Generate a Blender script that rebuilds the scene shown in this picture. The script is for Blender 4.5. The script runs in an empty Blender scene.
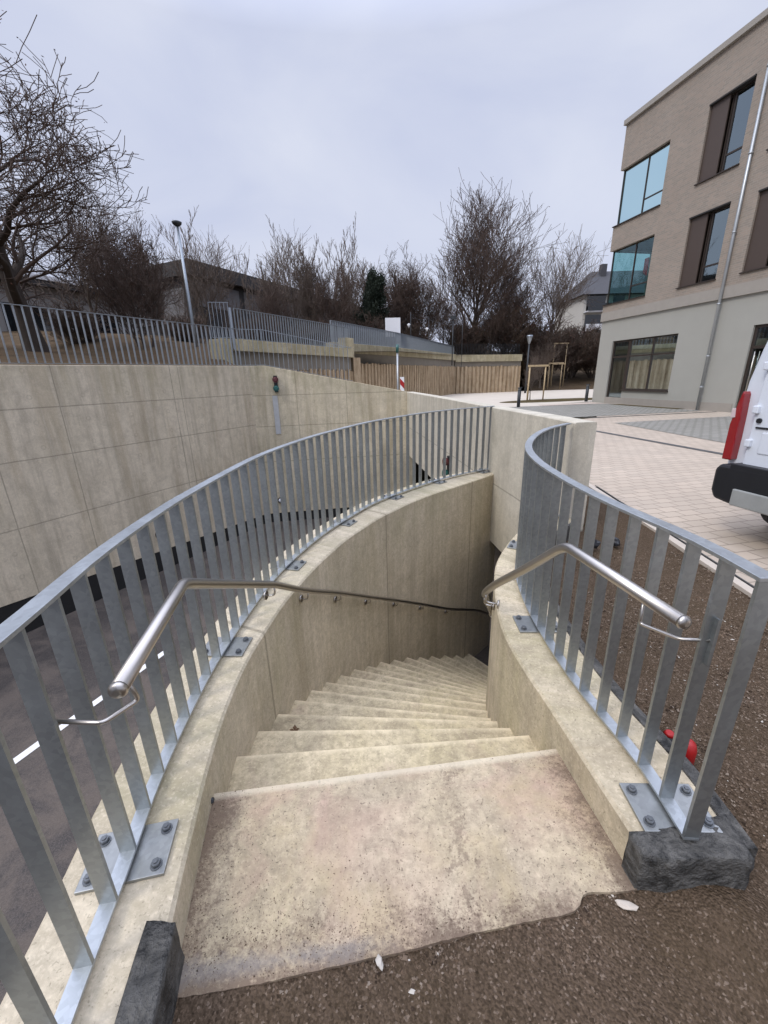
import bpy, math, random
import numpy as np
from mathutils import Vector
from mathutils.geometry import tessellate_polygon
random.seed(7); rng = np.random.default_rng(7)
S = bpy.context.scene; COL = S.collection

# ------------------------------------------------------------------ mesh helpers
class MB:
    def __init__(s): s.v=[]; s.f=[]; s.uv=[]; s.sm=[]
    def face(s, pts, uvs=None, smooth=False):
        n=len(s.v); s.v += [tuple(p) for p in pts]; s.f.append(tuple(range(n,n+len(pts))))
        s.uv += list(uvs) if uvs else [(p[0]+p[1]*.3,p[2]) for p in pts]; s.sm.append(smooth); return s
    def frame(s, c, ax, ay, az, sx, sy, sz):
        """box centred c with axes ax ay az and full sizes"""
        c=Vector(c); ax=Vector(ax)*sx/2; ay=Vector(ay)*sy/2; az=Vector(az)*sz/2
        P=lambda a,b,d:c+ax*a+ay*b+az*d
        for q in (((-1,-1,-1),(-1,1,-1),(1,1,-1),(1,-1,-1)),((-1,-1,1),(1,-1,1),(1,1,1),(-1,1,1)),
                  ((-1,-1,-1),(1,-1,-1),(1,-1,1),(-1,-1,1)),((1,-1,-1),(1,1,-1),(1,1,1),(1,-1,1)),
                  ((1,1,-1),(-1,1,-1),(-1,1,1),(1,1,1)),((-1,1,-1),(-1,-1,-1),(-1,-1,1),(-1,1,1))):
            pts=[P(*k) for k in q]
            s.face(pts,[((p-c).dot(ax.normalized())+ (p-c).dot(ay.normalized()), p.z) for p in pts])
        return s
    def box(s,x0,x1,y0,y1,z0,z1,rot=0):
        a=(math.cos(rot),math.sin(rot),0); b=(-math.sin(rot),math.cos(rot),0)
        return s.frame(((x0+x1)/2,(y0+y1)/2,(z0+z1)/2),a,b,(0,0,1),x1-x0,y1-y0,z1-z0)
    def prism(s, poly, z0, z1):
        """polygon (ccw) extruded; z0,z1 floats or lists"""
        n=len(poly); a=z0 if isinstance(z0,(list,tuple)) else [z0]*n; b=z1 if isinstance(z1,(list,tuple)) else [z1]*n
        tri=tessellate_polygon([[Vector((p[0],p[1],0)) for p in poly]])
        ar=sum(poly[i][0]*poly[(i+1)%n][1]-poly[(i+1)%n][0]*poly[i][1] for i in range(n))
        if ar<0: pass
        for t in tri:
            p=[poly[i] for i in t]
            c=(p[1][0]-p[0][0])*(p[2][1]-p[0][1])-(p[1][1]-p[0][1])*(p[2][0]-p[0][0])
            t=list(t) if c>0 else list(t)[::-1]
            s.face([(poly[i][0],poly[i][1],b[i]) for i in t],[(poly[i][0],poly[i][1]) for i in t])
            s.face([(poly[i][0],poly[i][1],a[i]) for i in t[::-1]],[(poly[i][0],poly[i][1]) for i in t[::-1]])
        u=0
        for i in range(n):
            j=(i+1)%n; L=math.dist(poly[i],poly[j]); k=(i,j) if ar>0 else (j,i); uu=(u,u+L) if ar>0 else (u+L,u)
            s.face([(*poly[k[0]],a[k[0]]),(*poly[k[1]],a[k[1]]),(*poly[k[1]],b[k[1]]),(*poly[k[0]],b[k[0]])],
                   [(uu[0],a[k[0]]),(uu[1],a[k[1]]),(uu[1],b[k[1]]),(uu[0],b[k[0]])]); u+=L
        return s
    def band(s, pin, pout, z0, z1, ch=0.0):
        """closed wall between inner and outer path; z0/z1 callables of arclength or floats"""
        f0=z0 if callable(z0) else (lambda t:z0); f1=z1 if callable(z1) else (lambda t:z1)
        n=len(pin); u=0; rows=[]
        for i in range(n):
            if i: u+=math.dist(pin[i],pin[i-1])
            a=Vector((*pin[i],0)); b=Vector((*pout[i],0)); d=(b-a).normalized()*ch
            zb,zt=f0(u),f1(u)
            rows.append((u,[(a.x,a.y,zb),(a.x,a.y,zt-ch),(a.x+d.x,a.y+d.y,zt),(b.x-d.x,b.y-d.y,zt),(b.x,b.y,zt-ch),(b.x,b.y,zb)]))
        for i in range(n-1):
            (u0,A),(u1,B)=rows[i],rows[i+1]
            for k in range(6):
                m=(k+1)%6
                def vv(P,k): return P[k][2] if k in(0,1,4,5) else P[k][2]
                if k in(0,4): uvs=[(u0,A[k][2]),(u0,A[m][2]),(u1,B[m][2]),(u1,B[k][2])]
                elif k in (1,2,3): uvs=[(u0,A[k][2]+.001*k),(u0,A[m][2]+.3*(k==2)),(u1,B[m][2]+.3*(k==2)),(u1,B[k][2]+.001*k)]
                else: uvs=[(u0,0),(u0,.3),(u1,.3),(u1,0)]
                s.face([A[k],A[m],B[m],B[k]],uvs)
        s.face(rows[0][1][::-1],[(0+.36*(k>2),p[2]) for k,p in enumerate(rows[0][1][::-1])])
        s.face(rows[-1][1],[(u+.36*(k>2),p[2]) for k,p in enumerate(rows[-1][1])])
        return s
    def tube(s, path, r, n=10, cap=True):
        path=[Vector(p) for p in path]; rr=r if isinstance(r,(list,tuple)) else [r]*len(path)
        up=Vector((0,0,1)); base=len(s.v); prev=None
        for i,p in enumerate(path):
            t=(path[min(i+1,len(path)-1)]-path[max(i-1,0)]).normalized()
            if prev is None:
                a=t.cross(up) if abs(t.z)<.95 else t.cross(Vector((1,0,0)))
            else: a=prev-t*prev.dot(t)
            a.normalize(); prev=a; b=t.cross(a)
            for k in range(n):
                w=2*math.pi*k/n; s.v.append(tuple(p+(a*math.cos(w)+b*math.sin(w))*rr[i]))
        for i in range(len(path)-1):
            for k in range(n):
                q=(base+i*n+k,base+i*n+(k+1)%n,base+(i+1)*n+(k+1)%n,base+(i+1)*n+k)
                s.f.append(q); s.sm.append(True); s.uv += [(k/n,i),( (k+1)/n,i),((k+1)/n,i+1),(k/n,i+1)]
        if cap:
            for e,fl in ((0,False),(len(path)-1,True)):
                q=[base+e*n+k for k in range(n)]; q=q if fl else q[::-1]
                s.f.append(tuple(q)); s.sm.append(False); s.uv += [(0,0)]*n
        return s
    def strip(s, path, w, h, up=None):
        """rectangular bar swept along a path with mitres (w across, h vertical)"""
        P=[Vector(p) for p in path]; rows=[]; u=0
        for i,p in enumerate(P):
            t=(P[min(i+1,len(P)-1)]-P[max(i-1,0)]); t.z=0; t.normalize(); nrm=Vector((-t.y,t.x,0))*w/2
            z=Vector((0,0,h/2)); rows.append([p+nrm-z,p+nrm+z,p-nrm+z,p-nrm-z])
        for i in range(len(P)-1):
            L=(P[i+1]-P[i]).length
            for k in range(4):
                m=(k+1)%4; s.face([rows[i][k],rows[i][m],rows[i+1][m],rows[i+1][k]],[(u,k*.05),(u,m*.05),(u+L,m*.05),(u+L,k*.05)])
            u+=L
        s.face(rows[0][::-1]); s.face(rows[-1]); return s
    def build(s, name, m, parent=None, bevel=0, weld=True):
        me=bpy.data.meshes.new(name); me.from_pydata(s.v,[],s.f)
        uvl=me.uv_layers.new(name='UVMap'); uvl.data.foreach_set('uv',np.array(s.uv,dtype=np.float32).ravel())
        me.polygons.foreach_set('use_smooth',s.sm); me.materials.append(m); me.update()
        o=bpy.data.objects.new(name,me); COL.objects.link(o)
        if weld:
            import bmesh
            bm=bmesh.new(); bm.from_mesh(me); bmesh.ops.remove_doubles(bm,verts=bm.verts,dist=1e-5); bmesh.ops.recalc_face_normals(bm,faces=bm.faces); bm.to_mesh(me); bm.free()
        if parent is not None:
            o.parent=parent; o.location=-parent_world(parent)
        if bevel:
            b=o.modifiers.new('Bevel','BEVEL'); b.width=bevel; b.segments=2; b.limit_method='ANGLE'
        return o
def parent_world(p):
    w=Vector((0,0,0))
    while p is not None: w=w+p.location; p=p.parent
    return w
def tag(o,label=None,cat=None,group=None,kind=None):
    if label: o['label']=label
    if cat: o['category']=cat
    if group: o['group']=group
    if kind: o['kind']=kind
    return o
def empty(name,loc,label,cat,group=None):
    o=bpy.data.objects.new(name,None); COL.objects.link(o); o.location=loc; o.empty_display_size=.2
    return tag(o,label,cat,group)
def copy_tree(o,parent=None):
    c=o.copy(); COL.objects.link(c); c.parent=parent
    for ch in [x for x in COL.objects if x.parent==o]: copy_tree(ch,c)
    return c
def spline(pts,step=.1):
    P=[Vector((*p,0)) if len(p)==2 else Vector(p) for p in pts]; P=[P[0]*2-P[1]]+P+[P[-1]*2-P[-2]]; out=[]
    for i in range(1,len(P)-2):
        n=max(2,int((P[i+1]-P[i]).length/step))
        for k in range(n):
            t=k/n; a,b,c,d=P[i-1:i+3]
            out.append(.5*((2*b)+(c-a)*t+(2*a-5*b+4*c-d)*t*t+(3*b-a-3*c+d)*t**3))
    out.append(P[-2]); return out
def resample(pts,n):
    P=spline(pts,.03); L=[0]
    for a,b in zip(P,P[1:]): L.append(L[-1]+(b-a).length)
    out=[];j=0
    for i in range(n):
        t=L[-1]*i/(n-1)
        while j<len(L)-2 and L[j+1]<t: j+=1
        k=(t-L[j])/max(1e-9,L[j+1]-L[j]); out.append(P[j].lerp(P[j+1],k))
    return out,L[-1]
xy=lambda L:[(p.x,p.y) for p in L]

# ------------------------------------------------------------------ materials
class NT:
    def __init__(s,name):
        s.m=bpy.data.materials.new(name); s.m.use_nodes=True; s.t=s.m.node_tree; s.n=s.t.nodes; s.b=s.n['Principled BSDF']
        s.tc=s.n.new('ShaderNodeTexCoord')
    def L(s,a,b): s.t.links.new(a,b)
    def put(s,sock,v):
        if isinstance(v,bpy.types.NodeSocket): s.L(v,sock)
        elif isinstance(v,(tuple,list)) and len(v)==3 and len(sock.default_value)==4: sock.default_value=(*v,1)
        else: sock.default_value=v
    def co(s,kind='Object',scale=(1,1,1),rot=0,loc=(0,0,0)):
        m=s.n.new('ShaderNodeMapping'); m.inputs['Scale'].default_value=scale; m.inputs['Rotation'].default_value=(0,0,rot); m.inputs['Location'].default_value=loc
        s.L(s.tc.outputs[kind],m.inputs[0]); return m.outputs[0]
    def noise(s,v,scale,detail=5,rough=.6,dist=0):
        n=s.n.new('ShaderNodeTexNoise'); s.L(v,n.inputs['Vector']); n.inputs['Scale'].default_value=scale; n.inputs['Detail'].default_value=detail; n.inputs['Roughness'].default_value=rough; n.inputs['Distortion'].default_value=dist
        return n.outputs['Fac']
    def vor(s,v,scale,out='Distance',feat='F1',rnd=1):
        n=s.n.new('ShaderNodeTexVoronoi'); n.feature=feat; s.L(v,n.inputs['Vector']); n.inputs['Scale'].default_value=scale; n.inputs['Randomness'].default_value=rnd
        return n.outputs[out]
    def ramp(s,f,stops):
        r=s.n.new('ShaderNodeValToRGB'); s.L(f,r.inputs[0]); e=r.color_ramp.elements
        while len(e)<len(stops): e.new(.5)
        for i,(p,c) in enumerate(stops):
            e[i].position=p; e[i].color=(*c,1) if isinstance(c,(tuple,list)) else (c,c,c,1)
        return r.outputs[0]
    def mix(s,f,a,b,mode='MIX'):
        n=s.n.new('ShaderNodeMix'); n.data_type='RGBA'; n.blend_type=mode; s.put(n.inputs[0],f); s.put(n.inputs[6],a); s.put(n.inputs[7],b); return n.outputs[2]
    def math(s,op,a,b=0,c=0):
        n=s.n.new('ShaderNodeMath'); n.operation=op
        for i,x in enumerate((a,b,c)): s.put(n.inputs[i],x)
        return n.outputs[0]
    def sep(s,v):
        n=s.n.new('ShaderNodeSeparateXYZ'); s.L(v,n.inputs[0]); return n.outputs
    def bump(s,h,strength=.3,dist=.01):
        n=s.n.new('ShaderNodeBump'); s.L(h,n.inputs['Height']); n.inputs['Strength'].default_value=strength; n.inputs['Distance'].default_value=dist
        s.L(n.outputs[0],s.b.inputs['Normal'])
    def fin(s,col,rough=.8,metal=0,spec=None):
        s.put(s.b.inputs['Base Color'],col); s.put(s.b.inputs['Roughness'],rough); s.b.inputs['Metallic'].default_value=metal
        if spec is not None: s.b.inputs['Specular IOR Level'].default_value=spec
        return s.m
def plain(name,c,rough=.6,metal=0,var=.15,scale=8,spec=None,bump=0):
    t=NT(name); v=t.co(); n=t.noise(v,scale,4)
    a=tuple(x*(1-var) for x in c); b=tuple(min(1,x*(1+var)) for x in c)
    if bump: t.bump(t.noise(v,scale*6,4),bump,.01)
    return t.fin(t.mix(n,a,b),rough,metal,spec)

def concrete(name,base,dark,algae=(.20,.19,.07),alg=.5,board=0,hj=(),vj=(),top=None,ties=None,streak=.5,speck=.25,blot=None,grain=.5,mott=.62,tread=False,land=False):
    t=NT(name); uv=t.tc.outputs['UV']; ob=t.co()
    big=t.noise(ob,1.3,6,.65,.4); col=t.mix(t.ramp(big,[(.3,0),(.7,1)]),dark,base)
    med=t.noise(ob,7,6,.7); col=t.mix(t.ramp(med,[(.35,.0),(.75,.45)]),col,tuple(min(1,x*1.25) for x in base))
    st=t.noise(t.co('UV',(5,.35,1)),1,6,.65); col=t.mix(t.math('MULTIPLY',t.ramp(st,[(.47,0),(.66,1)]),streak*.8),col,tuple(x*.55 for x in dark)); s2=t.noise(t.co('UV',(1.7,.16,1),0,(3,1,0)),1,7,.7,.3); col=t.mix(t.math('MULTIPLY',t.ramp(s2,[(.50,0),(.60,1)]),streak*.55),col,(dark[0]*.62,dark[1]*.56,dark[2]*.45))
    if board:
        bn=t.noise(t.co('UV',(24,.25,1)),1,3,.6); col=t.mix(t.math('MULTIPLY',t.ramp(bn,[(.4,0),(.65,1)]),board),col,tuple(x*.72 for x in dark))
    u,v,_=t.sep(uv)
    an=t.noise(t.co('UV',(1.6,.5,1)),1.0,6,.7)
    af=t.ramp(an,[(.42,0),(.68,1)])
    if top is not None:
        hgt=t.n.new('ShaderNodeMapRange'); t.L(v,hgt.inputs[0]); hgt.inputs[1].default_value=top-1.0; hgt.inputs[2].default_value=top; hgt.inputs[3].default_value=.25; hgt.inputs[4].default_value=1
        hg=hgt.outputs[0]; af=t.math('MULTIPLY',af,hg)
    col=t.mix(t.math('MULTIPLY',af,alg),col,algae)
    if blot: 
        bl=t.noise(ob,2.6,5,.7,.8); col=t.mix(t.ramp(bl,[(.55,0),(.72,.55)]),col,blot)
    g2=t.noise(ob,24,6,.75); col=t.mix(t.math('MULTIPLY',t.ramp(g2,[(.42,0),(.64,1)]),grain),col,tuple(x*.66 for x in dark)); m1=t.noise(ob,3.6,8,.72,.6); col=t.mix(t.ramp(m1,[(.47,0),(.66,mott)]),col,tuple(x*.60 for x in dark)); g3=t.noise(ob,75,3,.7); col=t.mix(t.ramp(g3,[(.52,0),(.72,.32)]),col,tuple(min(1,x*1.3) for x in base)); sp=t.noise(ob,95,2,.5,.8); col=t.mix(t.math('MULTIPLY',t.ramp(sp,[(.62,0),(.70,1)]),speck),col,tuple(x*.45 for x in dark))
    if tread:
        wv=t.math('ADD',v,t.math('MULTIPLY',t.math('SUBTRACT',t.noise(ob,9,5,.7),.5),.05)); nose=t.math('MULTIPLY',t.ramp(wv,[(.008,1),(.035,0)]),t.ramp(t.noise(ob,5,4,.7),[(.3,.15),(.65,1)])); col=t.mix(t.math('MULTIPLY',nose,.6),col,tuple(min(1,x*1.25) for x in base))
        wv2=t.math('ADD',v,t.math('MULTIPLY',t.math('SUBTRACT',t.noise(ob,6,6,.75),.5),.28)); col=t.mix(t.math('MULTIPLY',t.ramp(wv2,[(.19,0),(.30,1)]),.62),col,(dark[0]*.55,dark[1]*.52,dark[2]*.42))  # back of tread darkened: grime together with painted shade of the riser
    if land:
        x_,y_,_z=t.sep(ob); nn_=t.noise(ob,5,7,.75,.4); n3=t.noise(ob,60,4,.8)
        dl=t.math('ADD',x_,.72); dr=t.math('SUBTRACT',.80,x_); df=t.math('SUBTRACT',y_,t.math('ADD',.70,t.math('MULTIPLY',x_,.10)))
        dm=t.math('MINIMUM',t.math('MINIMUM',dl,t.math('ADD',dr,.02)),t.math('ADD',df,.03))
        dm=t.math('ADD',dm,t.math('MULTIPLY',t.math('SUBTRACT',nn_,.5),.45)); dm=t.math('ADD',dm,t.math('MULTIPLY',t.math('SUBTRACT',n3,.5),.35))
        col=t.mix(t.ramp(t.noise(ob,1.9,5,.6,.5),[(.45,0),(.64,.5)]),col,(.46,.30,.23))
        col=t.mix(t.ramp(t.noise(t.co('Object',(1,1,1),0,(5,2,0)),2.4,6,.7,.5),[(.5,0),(.66,.5)]),col,(.47,.375,.22))
        tr=t.math('ADD',t.math('ABSOLUTE',t.math('SUBTRACT',x_,.24)),t.math('MULTIPLY',t.math('SUBTRACT',nn_,.5),.5)); tr=t.math('ADD',tr,t.math('MULTIPLY',t.math('SUBTRACT',n3,.5),.55))
        tr=t.math('ADD',tr,t.math('MULTIPLY',t.math('SUBTRACT',t.noise(ob,14,4,.7),.42),.5)); col=t.mix(t.ramp(tr,[(.0,.45),(.04,0)]),col,(.15,.105,.075))
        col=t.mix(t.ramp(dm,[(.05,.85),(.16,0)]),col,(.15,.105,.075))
        sm=t.math('ADD',t.math('ABSOLUTE',t.math('SUBTRACT',df,.055)),t.math('MULTIPLY',t.math('SUBTRACT',nn_,.5),.12)); sm=t.math('MULTIPLY',t.ramp(sm,[(.005,.38),(.035,0)]),t.ramp(t.math('ADD',x_,t.math('MULTIPLY',nn_,.3)),[(.0,1),(.2,0)]))
        col=t.mix(sm,col,(.25,.25,.245))
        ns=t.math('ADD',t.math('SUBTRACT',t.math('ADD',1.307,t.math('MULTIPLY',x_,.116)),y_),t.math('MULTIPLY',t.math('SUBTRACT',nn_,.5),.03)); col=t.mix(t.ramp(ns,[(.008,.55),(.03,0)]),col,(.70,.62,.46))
    lines=None
    wob=t.math('MULTIPLY',t.math('SUBTRACT',t.noise(ob,3,3),.5),.012)
    for c,lst in ((v,hj),(u,vj)):
        for p in lst:
            d=t.math('ABSOLUTE',t.math('SUBTRACT',t.math('ADD',c,wob),p)); k=t.math('LESS_THAN',d,.011)
            lines=k if lines is None else t.math('MAXIMUM',lines,k)
    if ties:
        fu=t.math('SUBTRACT',t.math('PINGPONG',t.math('ADD',u,ties[2]),ties[0]/2),ties[0]/4*1.0)
        fv=t.math('SUBTRACT',t.math('PINGPONG',t.math('ADD',v,ties[3]),ties[1]/2),ties[1]/4*1.0)
        r=t.math('SQRT',t.math('ADD',t.math('MULTIPLY',fu,fu),t.math('MULTIPLY',fv,fv)))
        ring=t.math('LESS_THAN',t.math('ABSOLUTE',t.math('SUBTRACT',r,.038)),.012)
        ring=t.math('MULTIPLY',ring,.35); lines=ring if lines is None else t.math('MAXIMUM',lines,ring)
    if lines is not None: col=t.mix(t.math('MULTIPLY',lines,.45),col,tuple(x*.28 for x in dark))
    h=t.math('ADD',t.math('MULTIPLY',t.noise(ob,45,5,.7),.5),t.math('MULTIPLY',med,1.0))
    if lines is not None: h=t.math('SUBTRACT',h,lines)
    t.bump(h,.35,.012); return t.fin(col,.88,0,.3)

M={}
TAN=(.50,.43,.32); TAND=(.34,.29,.215)
M['stairwall']=concrete('board formed concrete',(.69,.60,.455),(.52,.45,.325),alg=.55,board=.3,mott=.4,vj=(8.15,10.5,12.4),top=.1,streak=.5,speck=.55)
M['kerbwall']=concrete('kerb concrete',(.68,.585,.43),(.49,.415,.29),algae=(.27,.25,.10),alg=.6,board=.2,vj=(1.9,),top=.2,streak=.6,speck=.7)
M['rampwall']=concrete('formwork concrete',(.69,.61,.475),(.57,.50,.385),alg=.45,mott=.4,grain=.3,hj=(1.21,.27,-.98),vj=(2.55,2.78,5.4,6.65),top=2.1,ties=(1.9,.95,.3,.25),streak=.7)
M['endwall']=concrete('formwork concrete end',(.69,.61,.455),(.56,.49,.36),alg=.85,mott=.4,grain=.3,hj=(1.16,.2,-.95),vj=(1.35,2.95),top=2.0,speck=.5,ties=(1.9,.95,.5,.25),streak=.7)
M['retwall']=concrete('pale retaining concrete',(.62,.575,.48),(.50,.46,.375),alg=.2,mott=.35,grain=.3,board=.12,vj=(2.35,2.95,4.3,6.6),hj=(.0,),top=1.3,streak=.35)
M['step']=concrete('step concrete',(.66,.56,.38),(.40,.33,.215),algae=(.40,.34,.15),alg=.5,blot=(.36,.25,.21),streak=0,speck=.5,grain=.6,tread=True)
M['landing']=concrete('landing concrete',(.58,.48,.34),(.37,.30,.21),algae=(.40,.33,.18),alg=.55,blot=(.50,.33,.265),streak=0,speck=.9,grain=.6,land=True)
M['plinth']=plain('bitumen painted plinth',(.012,.012,.013),.7,var=.3)

def galv(name,c):
    t=NT(name); ob=t.co(); sp=t.vor(ob,70,'Color'); bw=t.n.new('ShaderNodeRGBToBW'); t.L(sp,bw.inputs[0])
    n=t.noise(ob,6,5,.7); col=t.mix(t.math('MULTIPLY',bw.outputs[0],.55),c,tuple(x*.66 for x in c))
    col=t.mix(t.ramp(n,[(.5,0),(.8,.3)]),col,tuple(min(1,x*1.3) for x in c))
    t.bump(n,.06,.01); return t.fin(col,t.ramp(n,[(.3,.36),(.8,.52)]),.85,.5)
M['galv']=galv('galvanised steel',(.36,.385,.39))
M['galvlight']=galv('galvanised plate',(.38,.39,.38))
M['galvsheen']=galv('galvanised steel sky sheen',(.50,.53,.545))  # same steel lightened: sky reflection on the horizontal bars painted into the colour
M['boltzinc']=plain('dull zinc bolts',(.16,.17,.18),.5,.6,var=.3)
M['galvfar']=galv('galvanised fence',(.36,.40,.44))
t=NT('brushed stainless steel'); v=t.co('Object',(1,1,1)); n=t.noise(v,30,4); M['inox']=t.fin(t.mix(n,(.44,.41,.38),(.52,.49,.45)),.33,1.0)
M['darkmetal']=plain('dark grey painted metal',(.045,.05,.055),.5,.3)
M['anthracite']=plain('anthracite fence paint',(.03,.033,.037),.5,.2)

def gravelmat(name,a,b,c,scale=110):
    t=NT(name); ob=t.co(); cell=t.vor(ob,scale*1.5,'Color'); bw=t.n.new('ShaderNodeRGBToBW'); t.L(cell,bw.inputs[0])
    col=t.mix(bw.outputs[0],a,b); big=t.noise(ob,2.2,5,.65); col=t.mix(t.ramp(big,[(.35,0),(.7,.55)]),col,c)
    col=t.mix(t.ramp(bw.outputs[0],[(.80,0),(.88,.6)]),col,(.22,.17,.13))
    d=t.vor(ob,scale); h=t.math('ADD',t.math('MULTIPLY',d,-1),t.math('MULTIPLY',t.noise(ob,9,4),.8))
    t.bump(h,.6,.015); return t.fin(col,1.0,0,.05)
M['gravel']=gravelmat('wet brown gravel',(.042,.030,.020),(.145,.103,.072),(.070,.049,.028))
t=NT('gravel stone'); ob=t.co(); cv=t.vor(ob,55,'Color'); bw=t.n.new('ShaderNodeRGBToBW'); t.L(cv,bw.inputs[0]); M['stone']=t.fin(t.ramp(bw.outputs[0],[(.15,(.04,.028,.02)),(.4,(.11,.075,.05)),(.62,(.16,.115,.08)),(.85,(.26,.21,.165))]),.95,0,.1)
M['palestone']=plain('pale chipped stone',(.5,.46,.4),.8)
t=NT('damp asphalt'); ob=t.co(); n=t.noise(ob,1.2,5,.7,.5); cell=t.vor(ob,120,'Color'); bw=t.n.new('ShaderNodeRGBToBW'); t.L(cell,bw.inputs[0])
c=t.mix(t.ramp(n,[(.42,0),(.60,1)]),(.018,.018,.019),(.085,.070,.058)); c=t.mix(t.math('MULTIPLY',bw.outputs[0],.6),c,(.15,.125,.11)); t.bump(bw.outputs[0],.25,.004)
M['asphalt']=t.fin(c,t.ramp(n,[(.3,.55),(.7,.9)]),0,.35)
M['line']=plain('white road paint',(.75,.75,.73),.7)
def bricks(name,c1,c2,mortar,bw_,bh,rot,msz=.006,coord='Object',bumpd=.006,off=.5,stain=(.78,.76,.74)):
    t=NT(name); v=t.co(coord,(1,1,1),rot); b=t.n.new('ShaderNodeTexBrick'); t.L(v,b.inputs['Vector'])
    b.inputs['Color1'].default_value=(*c1,1); b.inputs['Color2'].default_value=(*c2,1); b.inputs['Mortar'].default_value=(*mortar,1)
    b.inputs['Scale'].default_value=1; b.inputs['Mortar Size'].default_value=msz; b.inputs['Brick Width'].default_value=bw_; b.inputs['Row Height'].default_value=bh; b.offset=off; b.inputs['Bias'].default_value=0
    n=t.noise(t.co(),.8,5,.6); n2=t.noise(t.co(),14,4,.7)
    c=t.mix(t.ramp(n,[(.35,0),(.75,.45)]),b.outputs['Color'],stain,'MULTIPLY'); c=t.mix(t.math('MULTIPLY',n2,.25),c,mortar)
    h=t.math('ADD',t.math('MULTIPLY',b.outputs['Fac'],-1),t.math('MULTIPLY',n2,.3)); t.bump(h,.5,bumpd); return t.fin(c,.88,0,.3)
FA=-math.atan2(.2,1)   # turn of the facade grid
M['pinkpave']=bricks('pinkish block paving',(.53,.445,.355),(.46,.39,.315),(.31,.26,.21),.24,.16,FA,.008)
M['greypave']=bricks('grey grass joint setts',(.36,.345,.31),(.30,.29,.26),(.15,.145,.12),.30,.13,FA,.02)
M['bandpave']=bricks('pink band paving',(.58,.49,.41),(.53,.45,.375),(.35,.28,.24),.3,.2,FA,.006)
M['facbrick']=bricks('pinkish grey facing brick',(.33,.265,.215),(.255,.22,.185),(.33,.295,.25),.24,.075,0,.010,'UV',.008,.35)
t=NT('horizontal render'); M['render']=plain('grey green render',(.34,.335,.30),.9,var=.06,scale=1.5,bump=.15)
M['bandconc']=plain('grey concrete cornice',(.31,.285,.25),.85,var=.12,scale=3)
M['kerbstone']=plain('pale kerb stone',(.5,.44,.37),.85,var=.15)
M['drain']=plain('drain grating',(.09,.09,.09),.6,.2)
M['path']=plain('pale compacted path',(.54,.48,.40),.95,var=.14,scale=1.2)
t=NT('rough soil and grass'); ob=t.co(); n=t.noise(ob,.5,6,.7); n2=t.noise(ob,7,5,.7)
c=t.mix(t.ramp(n,[(.3,0),(.65,1)]),(.055,.035,.02),(.10,.085,.035)); c=t.mix(t.ramp(n2,[(.5,0),(.75,.7)]),c,(.19,.13,.075)); t.bump(n2,.8,.08); M['soil']=t.fin(c,.95,0,.1)
t=NT('leaf litter grass'); ob=t.co(); n=t.noise(ob,.6,6,.7); n2=t.noise(ob,11,5,.7)
c=t.mix(t.ramp(n,[(.3,0),(.6,1)]),(.045,.034,.02),(.10,.075,.045)); c=t.mix(t.ramp(n2,[(.45,0),(.7,.8)]),c,(.13,.07,.04)); t.bump(n2,.8,.06); M['litter']=t.fin(c,.95,0,.1)
t=NT('bitumen felt'); ob=t.co(); n=t.noise(ob,9,6,.7,1.2); c=t.mix(t.ramp(n,[(.35,0),(.62,1)]),(.020,.020,.019),(.125,.12,.11)); t.bump(t.math('ADD',n,t.noise(ob,60,3)),.9,.02)
M['bitumen']=t.fin(c,t.ramp(n,[(.3,.5),(.7,.85)]),0,.35)
t=NT('rough sawn timber lagging'); ob=t.co(); n=t.noise(t.co('UV',(5,.6,1)),1,6,.7); n2=t.noise(ob,3,6,.7)
c=t.mix(t.ramp(n,[(.3,0),(.7,1)]),(.22,.155,.09),(.56,.44,.305)); c=t.mix(t.ramp(n2,[(.45,0),(.75,.6)]),c,(.52,.42,.29)); t.bump(n,.5,.05); M['lagging']=t.fin(c,.95,0,.1)
M['capbeam']=concrete('capping beam concrete',(.52,.46,.32),(.38,.33,.22),alg=.4,streak=.6)
M['greyband']=plain('grey concrete recess',(.19,.17,.14),.9,var=.25,scale=2)
M['bark']=plain('dark bark',(.050,.038,.030),.95,var=.4,scale=6)
M['barkgrey']=plain('grey brown bark',(.11,.088,.07),.95,var=.35,scale=6)
M['twig']=plain('bare twigs',(.085,.058,.045),.95,var=.3,scale=3)
M['twiggrey']=plain('greyish bare twigs',(.15,.115,.092),.95,var=.3,scale=3)
M['twigred']=plain('reddish brush twigs',(.085,.06,.044),.95,var=.35,scale=2)
M['deadleaf']=plain('withered leaves',(.11,.05,.035),.9,var=.5,scale=5)
M['evergreen']=plain('dark evergreen leaves',(.012,.022,.011),.8,var=.5,scale=3)
M['wood']=plain('pale pine wood',(.52,.40,.24),.8,var=.12,scale=10)
M['whiteboard']=plain('white board',(.72,.73,.76),.6,var=.05)
M['black']=plain('black plastic',(.012,.013,.016),.45,var=.2,spec=.5)
M['vanwhite']=plain('white van paint',(.68,.72,.78),.28,var=.04,scale=2,spec=.6)
M['glassblack']=plain('dark van glass',(.01,.012,.014),.08,spec=.8)
M['rubber']=plain('tyre rubber',(.02,.02,.02),.85)
M['redlens']=plain('red lamp lens',(.27,.006,.010),.15,spec=.9)
M['clearlens']=plain('clear lamp lens',(.62,.5,.5),.15,spec=.9)
M['platewhite']=plain('weathered pale bumper step',(.28,.29,.28),.55,var=.25,scale=6)
M['red']=plain('red plastic',(.36,.012,.012),.4,var=.15)
M['redlamp']=plain('dull red lamp',(.09,.012,.015),.3,spec=.7)
M['greenlamp']=plain('dull green lamp',(.008,.09,.08),.3,spec=.7)
M['white']=plain('white enamel',(.75,.76,.78),.4,var=.04)
M['concpatch']=plain('pale concrete patch',(.46,.47,.47),.85)
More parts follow.
